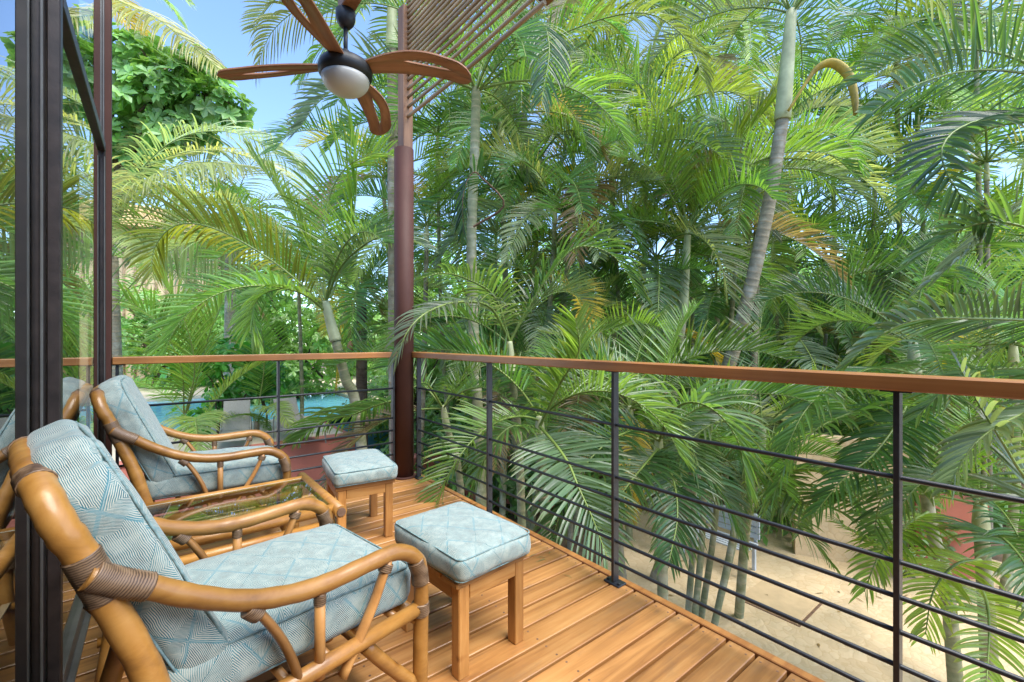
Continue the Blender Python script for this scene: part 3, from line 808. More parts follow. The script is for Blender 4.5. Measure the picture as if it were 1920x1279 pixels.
for i, (e0, bd, vee, dr, ll) in enumerate([(84, 50, 42, .07, .55), (74, 75, 38, .09, .58), (64, 100, 40, .10, .60), (55, 80, 44, .08, .58), (48, 115, 34, .13, .60), (38, 85, 42, .10, .56),
                                           (28, 110, 32, .15, .56), (16, 80, 36, .13, .52), (5, 75, 24, .18, .5), (-12, 60, 14, .24, .46)]):
    ARE.append((e0, frond_mesh('areca_frond', arc(e0, bd, 1.95), 44, ll, .025, 70, 34, vee, random.uniform(-14, 14), dr, .17, .014, i * 7 + 1, bend_tip=1.2 if i % 3 == 0 else .3)))
COC = []
for i, (e0, bd, dr) in enumerate([(78, 55, .16), (60, 80, .2), (42, 85, .26), (25, 80, .3), (5, 70, .34)]):
    COC.append((e0, frond_mesh('coconut_frond', arc(e0, bd, 4.2), 78, .95, .034, 68, 34, 12 if i else 28, 0, dr, .2, .03, i * 5 + 90, sec=5)))
G = dict(mid=(.10, .19, .05), bright=(.15, .265, .05), dark=(.062, .135, .045), grey=(.14, .195, .12), lime=(.22, .31, .06), yel=(.42, .32, .04), gold=(.50, .28, .04), pale=(.28, .325, .16), deep=(.035, .085, .04), dead=(.24, .17, .095))
def vary(c, k=.2):
    f = random.uniform(1 - k, 1 + k)
    return (c[0] * f * random.uniform(.9, 1.12), c[1] * f, c[2] * f * random.uniform(.8, 1.2), 1)
def trunk(parent, pts, r0, r1, m, ring=.085, name='trunk', bulge=.0):
    P0 = spline(pts, 40)
    L = sum((P0[i + 1] - P0[i]).length for i in range(39))
    n = max(6, int(L / ring))
    P1 = spline(pts, 160)
    P, rr, rg = [], [], []
    for i in range(n):
        j = random.uniform(-.22, .22)
        dk = random.uniform(.35, 1)
        tw = random.uniform(-.3, .3)
        for f, k, g in ((0, 1.018, .9), (.09, 1.016, .8), (.16, 1.0, .05), (.55, .996, 0), (.9, .999, .1)):
            t = min(1, (i + f + j * (1 - abs(2 * f - 1))) / n)
            P.append(P1[0] if t <= 0 else P1[min(158, int(t * 159))].lerp(P1[min(159, int(t * 159) + 1)], t * 159 - int(t * 159)))
            rr.append((r0 + (r1 - r0) * t) * k * random.uniform(.985, 1.015))
            rg += [g * dk * max(0, min(1, .75 + .45 * math.sin(q * .52 + tw * 9))) for q in range(12)]
    P.append(P1[-1]); rr.append(r1); rg += [0] * 12
    mb = MB().tube(P, rr, 12)
    mb.att = {'ring': rg}
    return mb.build(name, m, parent)
def shaft(parent, pts, r0, r1):
    n = 14
    P = spline(pts, n)
    rr = [(r0 + (r1 - r0) * (i / (n - 1)) ** .8) * (1 + .10 * math.sin(i / (n - 1) * math.pi)) for i in range(n)]
    return MB().tube(P, rr, 14).build('crownshaft', M['shaft'], parent)
def crown(parent, at, n, scale, tints, fam=None, emin=-10, emax=84, az0=0, azr=360, seed=0, droop_bias=0):
    rnd = random.Random(seed)
    fam = fam or ARE
    for i in range(n):
        fr = (i + .5) / n
        e = emax + (emin - emax) * fr ** (.85)
        e += rnd.uniform(-8, 8)
        k = min(range(len(fam)), key=lambda q: abs(fam[q][0] - e) + rnd.uniform(0, 6))
        az = R(az0 + (i * 137.5 % azr) + rnd.uniform(-14, 14))
        o = link('frond', fam[k][1], parent, at, (R(rnd.uniform(-9, 9)), R(fam[k][0] - e) * .6, az), scale * rnd.uniform(.82, 1.12))
        o.color = vary(G['dead'] if (e < 12 and rnd.random() < .22) else (G['yel'] if rnd.random() < .03 else rnd.choice(tints)))
def palm(name, label, trunk_pts, r, tm, n, scale, tints, shaft_pts=None, fam=None, group='slender palms in the garden', ring=.085, emin=-10, emax=84, seed=0, az0=0, azr=360):
    tp = [Vector(p) for p in trunk_pts]
    base = tp[0].copy()
    gz = TZ if (base.y > TY + .1 and base.x < 3.2) else GZ
    base.z = gz
    tp[0] = base.copy()
    t = empty(name, base, label=label, cat='palm tree', group=group)
    rel = [p - base for p in tp]
    rel[0].z = -.05
    trunk(t, rel, r * 1.18, r * .92, tm, ring)
    at = rel[-1]
    if shaft_pts:
        sp = [rel[-1]] + [Vector(p) - base for p in shaft_pts]
        shaft(t, sp, r * 1.18, r * .72)
        at = sp[-1]
    crown(t, at - Vector((0, 0, .04)), n, scale, tints, fam, emin, emax, az0, azr, seed)
    t['_base'] = 0
    del t['_base']
    return t
def hero(parent, pts, ll=.5, n=50, tint='mid', vee=22, roll=0, droop=.16, lw=.036, a0=66, a1=24, s0=.1, rr=.015, seed=0, bend_tip=.3, base_len=.5, sec=5, dry=False):
    P = [W(*p) for p in pts]
    me = frond_mesh('frond', [p - parent.location for p in P], int(n * .92), ll, lw * .84, a0 + 5, a1 + 9, vee, roll, droop, s0, rr, seed + len(pts) * 13 + int(pts[0][0]), bend_tip=bend_tip, base_len=base_len, sec=sec)
    if dry: me.materials[1] = M['deadwood']
    o = link('frond', me, parent)
    o.color = vary(G[tint] if isinstance(tint, str) else tint, .1)
    return o
g_ = G
def gp(px, d):                           # garden point under a sight line
    p = W(px, HX, d); p.z = GZ
    return p
# leaning ringed palm, the tallest trunk
J = palm('ringed_palm', 'tall leaning palm with ringed grey trunk and pale green crownshaft', [gp(1228, 6.9), W(1300, 900, 6.7), W(1365, 690, 6.5), W(1402, 560, 6.4), W(1442, 380, 6.3), W(1467, 225, 6.25)], .09, M['trunkB'], 9, 1.25,
         [g_['mid'], g_['grey']], [W(1475, 130, 6.2), W(1484, 20, 6.2)], seed=3, emin=20, group='palms by the deck', ring=.1)
mb = MB()
SP = spline([W(1478, 208, 6.1), W(1505, 165, 6.0), W(1530, 130, 5.95), W(1560, 118, 5.9), W(1590, 140, 5.85), W(1602, 180, 5.8), W(1604, 215, 5.8)], 24)
mb.tube([p - J.location for p in SP], [.03 + .042 * math.sin(min(1, max(0, (i - 4) / 19)) * math.pi * .97) for i in range(24)], 8, flat=(1, .55))
mb.build('flower_sheath', M['spathe'], J)
# palm rising behind the first railing bay
E_ = palm('green_trunk_palm', 'upright palm with green ringed trunk behind the first railing bay', [gp(906, 6.4), W(900, 860, 6.35), W(889, 640, 6.3), W(884, 450, 6.2), W(890, 290, 6.2), W(893, 165, 6.2)], .068, M['trunkG'], 11, 1.2,
          [g_['mid'], g_['grey'], g_['bright']], None, seed=5, emin=0, group='palms by the deck', ring=.15)
D_ = palm('crownshaft_palm', 'palm with bulging pale crownshaft behind the timber post', [gp(742, 8.2), W(738, 560, 8), W(736, 200, 7.8), W(735, 90, 7.6)], .09, M['trunkB'], 12, 1.45,
          [g_['mid'], g_['pale']], [W(735, 40, 7.6), W(735, -40, 7.6)], seed=9, emin=-5, group='palms by the deck')
A_ = palm('young_palm', 'young palm with smooth pale trunk and yellow-green fronds beyond the far railing', [gp(715, 5.8), W(672, 790, 5.6), W(648, 710, 5.5), W(630, 640, 5.5)], .06, M['trunkG'], 5, 1.0,
          [g_['mid'], g_['bright']], [W(620, 605, 5.5), W(610, 565, 5.5)], seed=12, emin=30, emax=80, group='palms by the deck', ring=.16)
P3 = palm('yellow_stem_palm', 'slim palm with yellow-green stem left of the leaning ringed palm', [gp(1250, 7.8), W(1262, 740, 7.7), W(1280, 600, 7.6)], .07, M['trunkG'], 12, 1.25,
          [g_['mid'], g_['bright'], g_['lime']], [W(1285, 510, 7.6), W(1290, 430, 7.6)], seed=21, emin=5, group='palms by the deck', ring=.14)
P6 = palm('brown_trunk_palm', 'palm with rough brown trunk left of the maroon column', [gp(680, 10.0), W(678, 700, 10), W(678, 560, 10)], .115, M['trunkD'], 8, 1.3, [g_['bright'], g_['lime'], g_['mid']], None, seed=30, emin=15, group='palms by the deck', ring=.05)
RP = palm('right_hand_palm', 'palm at the right edge whose long fronds reach in front of the garden', [gp(2100, 4.3), W(2080, 700, 4.3), W(2060, 330, 4.2)], .08, M['trunkG'], 5, 1.1, [g_['mid'], g_['dark']], [W(2055, 250, 4.2)], seed=33, emin=45, group='palms by the deck', ring=.14)
RQ = palm('right_hand_palm', 'stout palm outside the right edge with broad drooping fronds', [gp(2160, 3.6), W(2150, 900, 3.6), W(2140, 690, 3.6)], .075, M['trunkG'], 0, .8, [g_['mid'], g_['dark']], [W(2130, 640, 3.6)], seed=35, emin=45, group='palms by the deck', ring=.14)
# coconut palms at the left, farther back
CB = palm('coconut_palm', 'coconut palm with long pale arching fronds beyond the far railing', [gp(215, 11.5), W(215, 700, 11.3), W(208, 480, 11.0)], .15, M['trunkB'], 7, .9, [g_['pale'], g_['bright']], None, COC, seed=40, emin=0, emax=45, group='coconut palms', ring=.09)
CD = palm('coconut_palm', 'coconut palm with yellowing fronds high at the top left', [gp(60, 14), W(80, 300, 13.5), W(110, -60, 13)], .15, M['trunkB'], 9, 1.0, [g_['pale'], g_['lime'], g_['yel']], None, COC, seed=43, emin=-5, emax=60, group='coconut palms', ring=.09)
CC = palm('coconut_palm', 'stemless young coconut palm with upright fronds by the pool', [gp(372, 8.2), W(372, 815, 8.2)], .06, M['trunkB'], 4, .55, [g_['bright'], g_['lime'], g_['mid']], None, COC, seed=47, emin=30, emax=82, group='coconut palms', ring=.09)
C2 = palm('coconut_palm', 'short coconut palm with fresh green fronds right of the far chair', [gp(480, 10), W(482, 790, 10)], .06, M['trunkB'], 3, .5, [g_['bright'], g_['lime']], None, COC, seed=49, emin=30, emax=82, group='coconut palms', ring=.09)

# ---- fronds that stand out, each on its own palm
hero(A_, [(613, 582, 5.5), (550, 520, 5.4), (485, 472, 5.3), (414, 433, 5.2), (360, 419, 5.15), (319, 428, 5.1), (289, 466, 5.1), (283, 515, 5.1)], .62, 62, (.20, .23, .02), 18, 40, .16, .034, seed=1, bend_tip=.9)
hero(A_, [(611, 560, 5.5), (585, 480, 5.6), (552, 410, 5.7), (510, 340, 5.8), (470, 290, 5.9)], .62, 50, 'bright', 30, 20, .1, seed=2)
hero(A_, [(610, 560, 5.5), (607, 480, 5.5), (615, 380, 5.5), (645, 318, 5.4), (700, 288, 5.3), (740, 292, 5.2)], .62, 54, 'bright', 30, -25, .1, seed=3, bend_tip=.4)
hero(A_, [(612, 565, 5.5), (640, 500, 5.3), (690, 455, 5.1), (740, 440, 4.9), (790, 460, 4.8)], .55, 48, 'grey', 26, 10, .2, seed=4)
hero(A_, [(612, 585, 5.5), (575, 555, 5.3), (535, 541, 5.2), (497, 549, 5.1), (478, 570, 5.05), (473, 605, 5.0), (492, 650, 5.0)], .48, 50, 'lime', 20, -20, .2, seed=5)
hero(A_, [(620, 560, 5.5), (650, 470, 5.6), (668, 360, 5.7), (664, 250, 5.8), (640, 170, 5.8)], .62, 54, 'bright', 26, 0, .1, seed=6)
hero(CB, [(540, 438, 8.6), (470, 436, 8.5), (400, 446, 8.4), (340, 460, 8.3), (292, 484, 8.2)], 1.05, 58, 'pale', -30, 30, .25, .045, 70, 50, seed=7)
hero(CB, [(208, 400, 9.5), (255, 350, 9.3), (325, 314, 9.1), (390, 304, 9.0), (465, 312, 8.9)], 1.15, 78, (.27, .31, .15), -10, 30, .32, .048, 62, 30, seed=8)
hero(CB, [(215, 400, 10), (270, 312, 9.9), (330, 262, 9.8), (400, 246, 9.7), (475, 262, 9.6), (568, 325, 9.5)], 1.15, 76, 'pale', 18, 20, .3, .048, 62, 26, seed=9)
hero(CB, [(205, 450, 9.5), (190, 380, 9.2), (160, 320, 8.9), (110, 300, 8.6), (60, 330, 8.3)], 1.15, 70, 'pale', 18, -20, .3, .048, seed=10)
hero(CD, [(160, -40, 12.5), (220, 0, 12.2), (285, 30, 12), (350, 76, 11.8), (412, 130, 11.6)], 1.35, 84, (.25, .255, .06), -5, 25, .34, .055, 60, 26, seed=11)
hero(CC, [(352, 770, 8.0), (372, 700, 7.9), (395, 620, 7.8), (420, 560, 7.8)], .8, 44, 'lime', 40, 10, .06, .04, 44, 16, seed=12)
hero(CC, [(345, 775, 8.0), (340, 690, 7.6), (300, 610, 7.3), (235, 560, 7.0)], .85, 54, 'bright', 20, 30, .14, .042, seed=13)
hero(CC, [(348, 775, 8.0), (365, 690, 7.7), (345, 600, 7.4), (300, 520, 7.2)], .75, 54, 'lime', 30, 10, .12, .04, 50, 20, seed=14)
hero(C2, [(485, 760, 9.6), (495, 690, 9.4), (490, 620, 9.2), (465, 570, 9.1)], .8, 54, 'bright', 28, 0, .12, .042, seed=15)
hero(P6, [(680, 545, 9.9), (660, 560, 9.7), (640, 600, 9.6), (632, 660, 9.55), (630, 720, 9.5)], .7, 46, 'gold', -10, 0, .4, .04, seed=16)
hero(P6, [(682, 545, 9.9), (720, 520, 9.6), (760, 540, 9.4), (790, 600, 9.3)], .65, 46, 'bright', 10, 0, .3, .04, seed=17)
hero(CB, [(560, 470, 10), (470, 392, 9.9), (370, 352, 9.8), (270, 352, 9.6), (200, 392, 9.5)], 1.2, 70, 'pale', 0, 25, .28, .048, 64, 28, seed=101)
hero(CB, [(208, 520, 10), (290, 430, 9.6), (385, 385, 9.3), (480, 388, 9.1), (560, 435, 9)], 1.1, 70, 'bright', 14, -20, .24, .046, 64, 26, seed=102)
hero(CB, [(210, 370, 11.5), (300, 300, 11.4), (410, 282, 11.3), (520, 320, 11.2), (580, 390, 11.1)], 1.15, 76, 'pale', 10, 15, .26, .05, 62, 26, seed=103)
hero(CB, [(205, 590, 9.4), (262, 520, 9.2), (340, 500, 9.0), (420, 530, 8.9), (470, 600, 8.8)], .95, 66, 'bright', 10, 15, .24, .044, 62, 26, seed=104)
CE = palm('coconut_palm', 'coconut palm far back whose pale crown fills the gap left of the young palm', [gp(430, 14), W(432, 560, 14), W(430, 400, 13.8)], .15, M['trunkB'], 12, .85, [g_['pale'], g_['grey'], g_['bright']], None, COC, seed=44, emin=-10, emax=50, group='coconut palms', ring=.09)
hero(CE, [(430, 400, 13.5), (380, 320, 13), (310, 275, 12.5), (240, 280, 12)], 1.3, 70, 'pale', 20, 10, .24, .05, seed=111)
hero(CE, [(430, 400, 13.5), (470, 310, 13), (520, 280, 12.6), (575, 330, 12.3)], 1.3, 70, 'pale', 16, -10, .26, .05, seed=112)
hero(CB, [(208, 470, 9.8), (280, 400, 9.2), (350, 372, 8.8), (440, 380, 8.5), (510, 430, 8.3)], 1.15, 74, 'pale', 4, -25, .28, .046, 64, 28, seed=114)
# over the column and the first bays
K1 = palm('areca_clump', 'areca palm whose drooping fronds brush the maroon column', [gp(985, 4.7), W(975, 880, 4.6), W(960, 700, 4.4)], .04, M['trunkG'], 2, .85, [g_['mid'], g_['grey'], g_['bright']], [W(955, 640, 4.4)], seed=50, emin=20, group='areca palms along the railing', ring=.12)
hero(K1, [(955, 640, 4.4), (920, 577, 4.1), (865, 566, 3.8), (808, 582, 3.5), (768, 616, 3.32), (742, 672, 3.25)], .42, 44, 'grey', 12, 0, .24, .028, seed=18, bend_tip=.6)
hero(K1, [(955, 640, 4.4), (930, 560, 4.3), (880, 525, 4.1), (830, 512, 3.9), (785, 524, 3.75)], .46, 44, 'mid', 10, 15, .25, .03, seed=19)
hero(K1, [(957, 640, 4.4), (1000, 560, 4.4), (1050, 490, 4.4), (1090, 462, 4.4), (1150, 480, 4.4), (1200, 550, 4.4)], .55, 54, 'dark', 16, 0, .2, .034, seed=20)
hero(E_, [(888, 425, 5.6), (945, 385, 5.4), (905, 335, 5.2), (885, 325, 5.1), (868, 370, 5.0), (870, 440, 5.0)], .46, 40, 'deep', 6, 20, .16, .034, a0=60, s0=.38, seed=21, dry=True)
hero(E_, [(893, 175, 6.2), (960, 120, 6.0), (1040, 70, 5.8), (1150, 30, 5.6), (1230, 30, 5.4), (1300, 90, 5.3), (1330, 170, 5.3)], .66, 58, (.11, .15, .04), 10, 15, .25, .036, s0=.3, seed=22)
hero(E_, [(893, 175, 6.2), (960, 90, 5.8), (1010, 40, 5.4), (1030, 90, 5.1), (1015, 190, 5.0)], .62, 46, 'dark', -5, 0, .35, .036, seed=23)
hero(E_, [(893, 170, 6.2), (850, 100, 6.0), (800, 90, 5.8), (760, 150, 5.6)], .6, 46, 'bright', 15, 0, .25, seed=24)
hero(P3, [(1290, 430, 7.6), (1330, 340, 7.4), (1390, 260, 7.2), (1450, 190, 7.0)], .95, 54, (.15, .21, .03), 35, 30, .08, .04, 58, 26, seed=25)
hero(P3, [(1290, 430, 7.6), (1270, 330, 7.5), (1240, 230, 7.4), (1190, 150, 7.3), (1120, 130, 7.2), (1085, 180, 7.1)], .85, 58, 'bright', 25, 25, .14, .038, seed=26, bend_tip=.8)
hero(D_, [(735, -40, 7.6), (650, -20, 7.4), (570, 10, 7.2), (510, 60, 7.1), (480, 130, 7.0)], .8, 54, (.20, .20, .07), 0, 15, .35, .04, seed=27)
hero(D_, [(735, -40, 7.6), (680, 10, 7.0), (640, 60, 6.8), (600, 90, 6.6), (560, 150, 6.5)], .75, 54, 'bright', 5, 10, .3, .04, seed=28)
# right hand side
hero(RP, [(2050, 210, 4.1), (1980, 150, 3.9), (1920, 137, 3.75), (1845, 131, 3.6), (1770, 141, 3.45), (1690, 172, 3.35), (1630, 215, 3.3)], .62, 46, 'dark', 18, 42, .08, .052, 62, 20, seed=29, bend_tip=.2)
hero(RP, [(2050, 260, 4.1), (1990, 225, 3.9), (1920, 218, 3.7), (1845, 224, 3.5), (1785, 250, 3.4), (1765, 295, 3.35), (1800, 365, 3.3), (1865, 425, 3.25)], .46, 60, 'deep', 12, -18, .14, .044, 72, 30, seed=30)
hero(RP, [(2050, 300, 4.1), (1980, 350, 3.8), (1920, 380, 3.6), (1865, 425, 3.5), (1805, 480, 3.4), (1740, 530, 3.35)], .55, 48, 'grey', 14, 35, .14, .042, 60, 24, seed=31)
hero(RQ, [(2120, 640, 3.5), (2010, 610, 3.2), (1920, 600, 3.0), (1830, 597, 2.85), (1730, 598, 2.75), (1660, 622, 2.7), (1590, 680, 2.7)], .46, 58, 'dark', 16, 42, .09, .050, 56, 16, seed=32, bend_tip=.9)
hero(RQ, [(2120, 680, 3.5), (1990, 940, 3.1), (1930, 905, 2.95), (1880, 830, 2.9), (1832, 752, 2.9), (1800, 690, 2.9)], .55, 44, 'grey', 18, -32, .14, .040, 62, 30, s0=.25, seed=34)
hero(RQ, [(2120, 640, 3.5), (2000, 480, 3.2), (1900, 420, 3.2), (1800, 430, 3.3), (1700, 500, 3.4)], .5, 48, 'mid', 20, 10, .14, .038, seed=36)
K2 = palm('areca_clump', 'areca palm with sweeping fronds below the handrail at the right', [gp(1795, 4.6), W(1775, 1100, 4.7), W(1745, 980, 4.8), W(1722, 800, 4.9), W(1715, 700, 4.9)], .055, M['trunkG'], 5, .95, [g_['mid'], g_['dark'], g_['bright']], [W(1712, 640, 4.9)], seed=52, emin=10, group='areca palms along the railing', ring=.12)
hero(K2, [(1714, 740, 4.8), (1660, 757, 4.4), (1595, 775, 4.1), (1530, 806, 3.9), (1480, 860, 3.85), (1450, 930, 3.8)], .52, 50, 'mid', 10, 20, .22, .034, seed=37)
hero(K2, [(1714, 720, 4.8), (1712, 770, 4.4), (1690, 850, 4.1), (1650, 940, 3.95), (1640, 1000, 3.9)], .5, 46, 'mid', 6, 0, .16, .034, 70, 30, seed=38)
hero(K2, [(1760, 1050, 4.6), (1715, 1075, 4.3), (1660, 1030, 4.1), (1590, 990, 4.0), (1570, 970, 4.0)], .42, 42, 'bright', 12, 0, .2, .028, seed=39)
K3 = palm('areca_clump', 'areca palm whose fronds arch over the sandy paving', [gp(1385, 6.0), W(1400, 980, 5.6), W(1425, 850, 5.4)], .05, M['trunkG'], 4, .9, [g_['mid'], g_['bright'], g_['dark']], [W(1430, 800, 5.4)], seed=54, emin=30, group='areca palms along the railing', ring=.12)
hero(K3, [(1430, 850, 5.3), (1495, 935, 4.7), (1554, 950, 4.5), (1601, 973, 4.4), (1632, 1005, 4.35), (1648, 1075, 4.3)], .46, 46, 'mid', 30, 20, .2, .034, seed=55)
hero(K3, [(1430, 850, 5.3), (1440, 900, 4.9), (1470, 960, 4.7), (1520, 1010, 4.5), (1560, 1060, 4.5)], .42, 40, 'bright', 10, 0, .25, .03, seed=56)
hero(K3, [(1430, 840, 5.3), (1400, 800, 4.8), (1350, 790, 4.5), (1290, 830, 4.3), (1250, 900, 4.2)], .46, 44, 'grey', 14, 10, .22, .034, seed=57)
K4 = palm('areca_clump', 'areca palm with glossy fronds pressing against the second railing bay', [gp(1035, 4.4), W(1022, 960, 4.2), W(1012, 830, 4.1)], .045, M['trunkG'], 5, .85, [g_['mid'], g_['bright']], [W(1012, 780, 4.1)], seed=58, emin=15, group='areca palms along the railing', ring=.12)
hero(K4, [(1012, 800, 4.0), (1042, 835, 3.6), (1066, 870, 3.35), (1085, 915, 3.15), (1112, 975, 3.05), (1140, 1050, 3.0)], .56, 46, 'grey', 12, 10, .14, .034, 70, 30, seed=59)
hero(K4, [(1012, 800, 4.0), (1050, 720, 3.8), (1085, 660, 3.6), (1080, 600, 3.5)], .5, 44, 'bright', 20, 20, .1, .036, 60, 26, seed=60)
hero(K4, [(1012, 810, 4.0), (960, 800, 3.8), (920, 840, 3.7), (890, 900, 3.65)], .42, 42, 'mid', 10, 0, .2, .032, seed=61)
K5 = palm('areca_clump', 'areca palm with upright arching leaflets under the handrail right of the third post', [gp(1245, 4.9), W(1240, 960, 4.7), W(1235, 870, 4.6)], .05, M['trunkG'], 7, .9, [g_['mid'], g_['bright'], g_['dark']], [W(1235, 820, 4.6)], seed=62, emin=0, group='areca palms along the railing', ring=.12)
hero(K5, [(1235, 830, 4.6), (1255, 780, 4.1), (1290, 755, 3.8), (1340, 770, 3.6), (1385, 830, 3.5), (1400, 920, 3.45)], .52, 48, 'mid', 34, 0, .16, .036, seed=63, bend_tip=1.0)
hero(K5, [(1235, 840, 4.6), (1210, 870, 4.1), (1170, 920, 3.8), (1130, 990, 3.6)], .5, 44, 'dark', 14, 0, .16, .034, seed=64)
hero(K5, [(1235, 840, 4.6), (1262, 900, 4.0), (1270, 970, 3.7), (1255, 1050, 3.5)], .46, 44, 'dark', 10, 0, .2, .034, seed=65)
K6 = palm('areca_clump', 'small palm with fine fronds just behind the first railing bay', [gp(880, 5.6), W(862, 900, 5.4), W(838, 800, 5.3)], .04, M['trunkG'], 5, .8, [g_['mid'], g_['bright'], g_['lime']], [W(830, 760, 5.3)], seed=66, emin=10, group='areca palms along the railing', ring=.12)
hero(K6, [(735, 752, 4.6), (700, 762, 4.6), (660, 778, 4.6), (604, 792, 4.6), (556, 826, 4.6)], .48, 44, 'mid', 8, 25, .2, .034, seed=67, s0=.02)
hero(K6, [(830, 765, 5.3), (800, 720, 5.0), (770, 730, 4.8), (735, 752, 4.6)], .3, 20, 'mid', 10, 0, .2, .03, seed=68, s0=.5)
K7 = palm('areca_clump', 'areca palm low in the bottom right corner of the garden', [gp(1860, 4.4), W(1850, 1150, 4.3), W(1840, 1000, 4.3)], .06, M['trunkG'], 7, .9, [g_['mid'], g_['bright']], [W(1838, 940, 4.3)], seed=69, emin=0, group='areca palms along the railing', ring=.12)
hero(K7, [(1838, 1100, 4.2), (1850, 1130, 3.6), (1855, 1180, 3.2), (1850, 1279, 2.9)], .42, 42, 'bright', 12, 0, .16, .03, 70, 30, seed=70)

hero(K2, [(1714, 700, 4.8), (1650, 690, 4.3), (1570, 715, 4.0), (1510, 770, 3.8), (1470, 850, 3.7)], .55, 52, 'mid', 8, 12, .2, .036, seed=120)
hero(K2, [(1714, 720, 4.8), (1690, 780, 4.3), (1640, 850, 4.0), (1580, 900, 3.9), (1530, 960, 3.85)], .5, 50, 'dark', 6, 0, .2, .034, seed=121)
hero(K2, [(1740, 960, 4.7), (1700, 985, 4.2), (1650, 1040, 3.9), (1620, 1110, 3.8)], .46, 44, 'bright', 10, 10, .2, .032, seed=122)
hero(K3, [(1430, 850, 5.3), (1470, 880, 4.9), (1520, 880, 4.7), (1575, 905, 4.5), (1605, 950, 4.4)], .5, 48, 'bright', 14, 0, .2, .034, seed=123)
hero(K7, [(1838, 940, 4.2), (1790, 900, 3.7), (1730, 905, 3.5), (1680, 960, 3.4)], .46, 46, 'mid', 12, 0, .18, .034, seed=124)
hero(K7, [(1838, 1000, 4.2), (1880, 1010, 3.5), (1930, 1070, 3.1), (1960, 1150, 2.9)], .5, 46, 'dark', 12, 0, .16, .036, seed=125)
hero(K7, [(1838, 1050, 4.2), (1790, 1060, 3.8), (1750, 1110, 3.6), (1735, 1190, 3.5)], .42, 42, 'lime', 12, 0, .2, .03, seed=126)
hero(RQ, [(2120, 700, 3.5), (2000, 760, 3.1), (1910, 780, 2.9), (1830, 830, 2.8), (1780, 910, 2.75)], .46, 48, 'grey', 10, 20, .14, .042, seed=127)
hero(RQ, [(2120, 660, 3.5), (2000, 700, 3.3), (1900, 690, 3.2), (1800, 710, 3.15), (1720, 780, 3.1)], .48, 48, 'mid', 10, 15, .14, .042, seed=128)
hero(K5, [(1235, 840, 4.6), (1290, 860, 4.3), (1350, 920, 4.1), (1390, 1010, 4.0)], .5, 46, 'dark', 12, 0, .2, .034, seed=129)
# ---- stems of the clump beside the paving
cl = empty('palm_stem_clump', gp(1318, 5.7), label='clump of slim green palm stems rising from the sandy paving', cat='palm tree', group='areca palms along the railing')
for i, (bx, tx_, ty_, dd) in enumerate([(1300, 1322, 880, 5.7), (1312, 1350, 890, 5.8), (1335, 1392, 900, 5.6), (1290, 1300, 900, 6.0), (1345, 1405, 880, 6.1)]):
    a, b_ = gp(bx, dd) - cl.location, W(tx_, ty_, dd) - cl.location
    trunk(cl, [a, a.lerp(b_, .5) + Vector((.02, -.02, .05)), b_], .042, .034, M['trunkG'], .16, 'stem')
    crown(cl, b_, 3, .7, [g_['mid'], g_['dark'], g_['bright']], None, 30, 75, i * 70, 360, 80 + i)

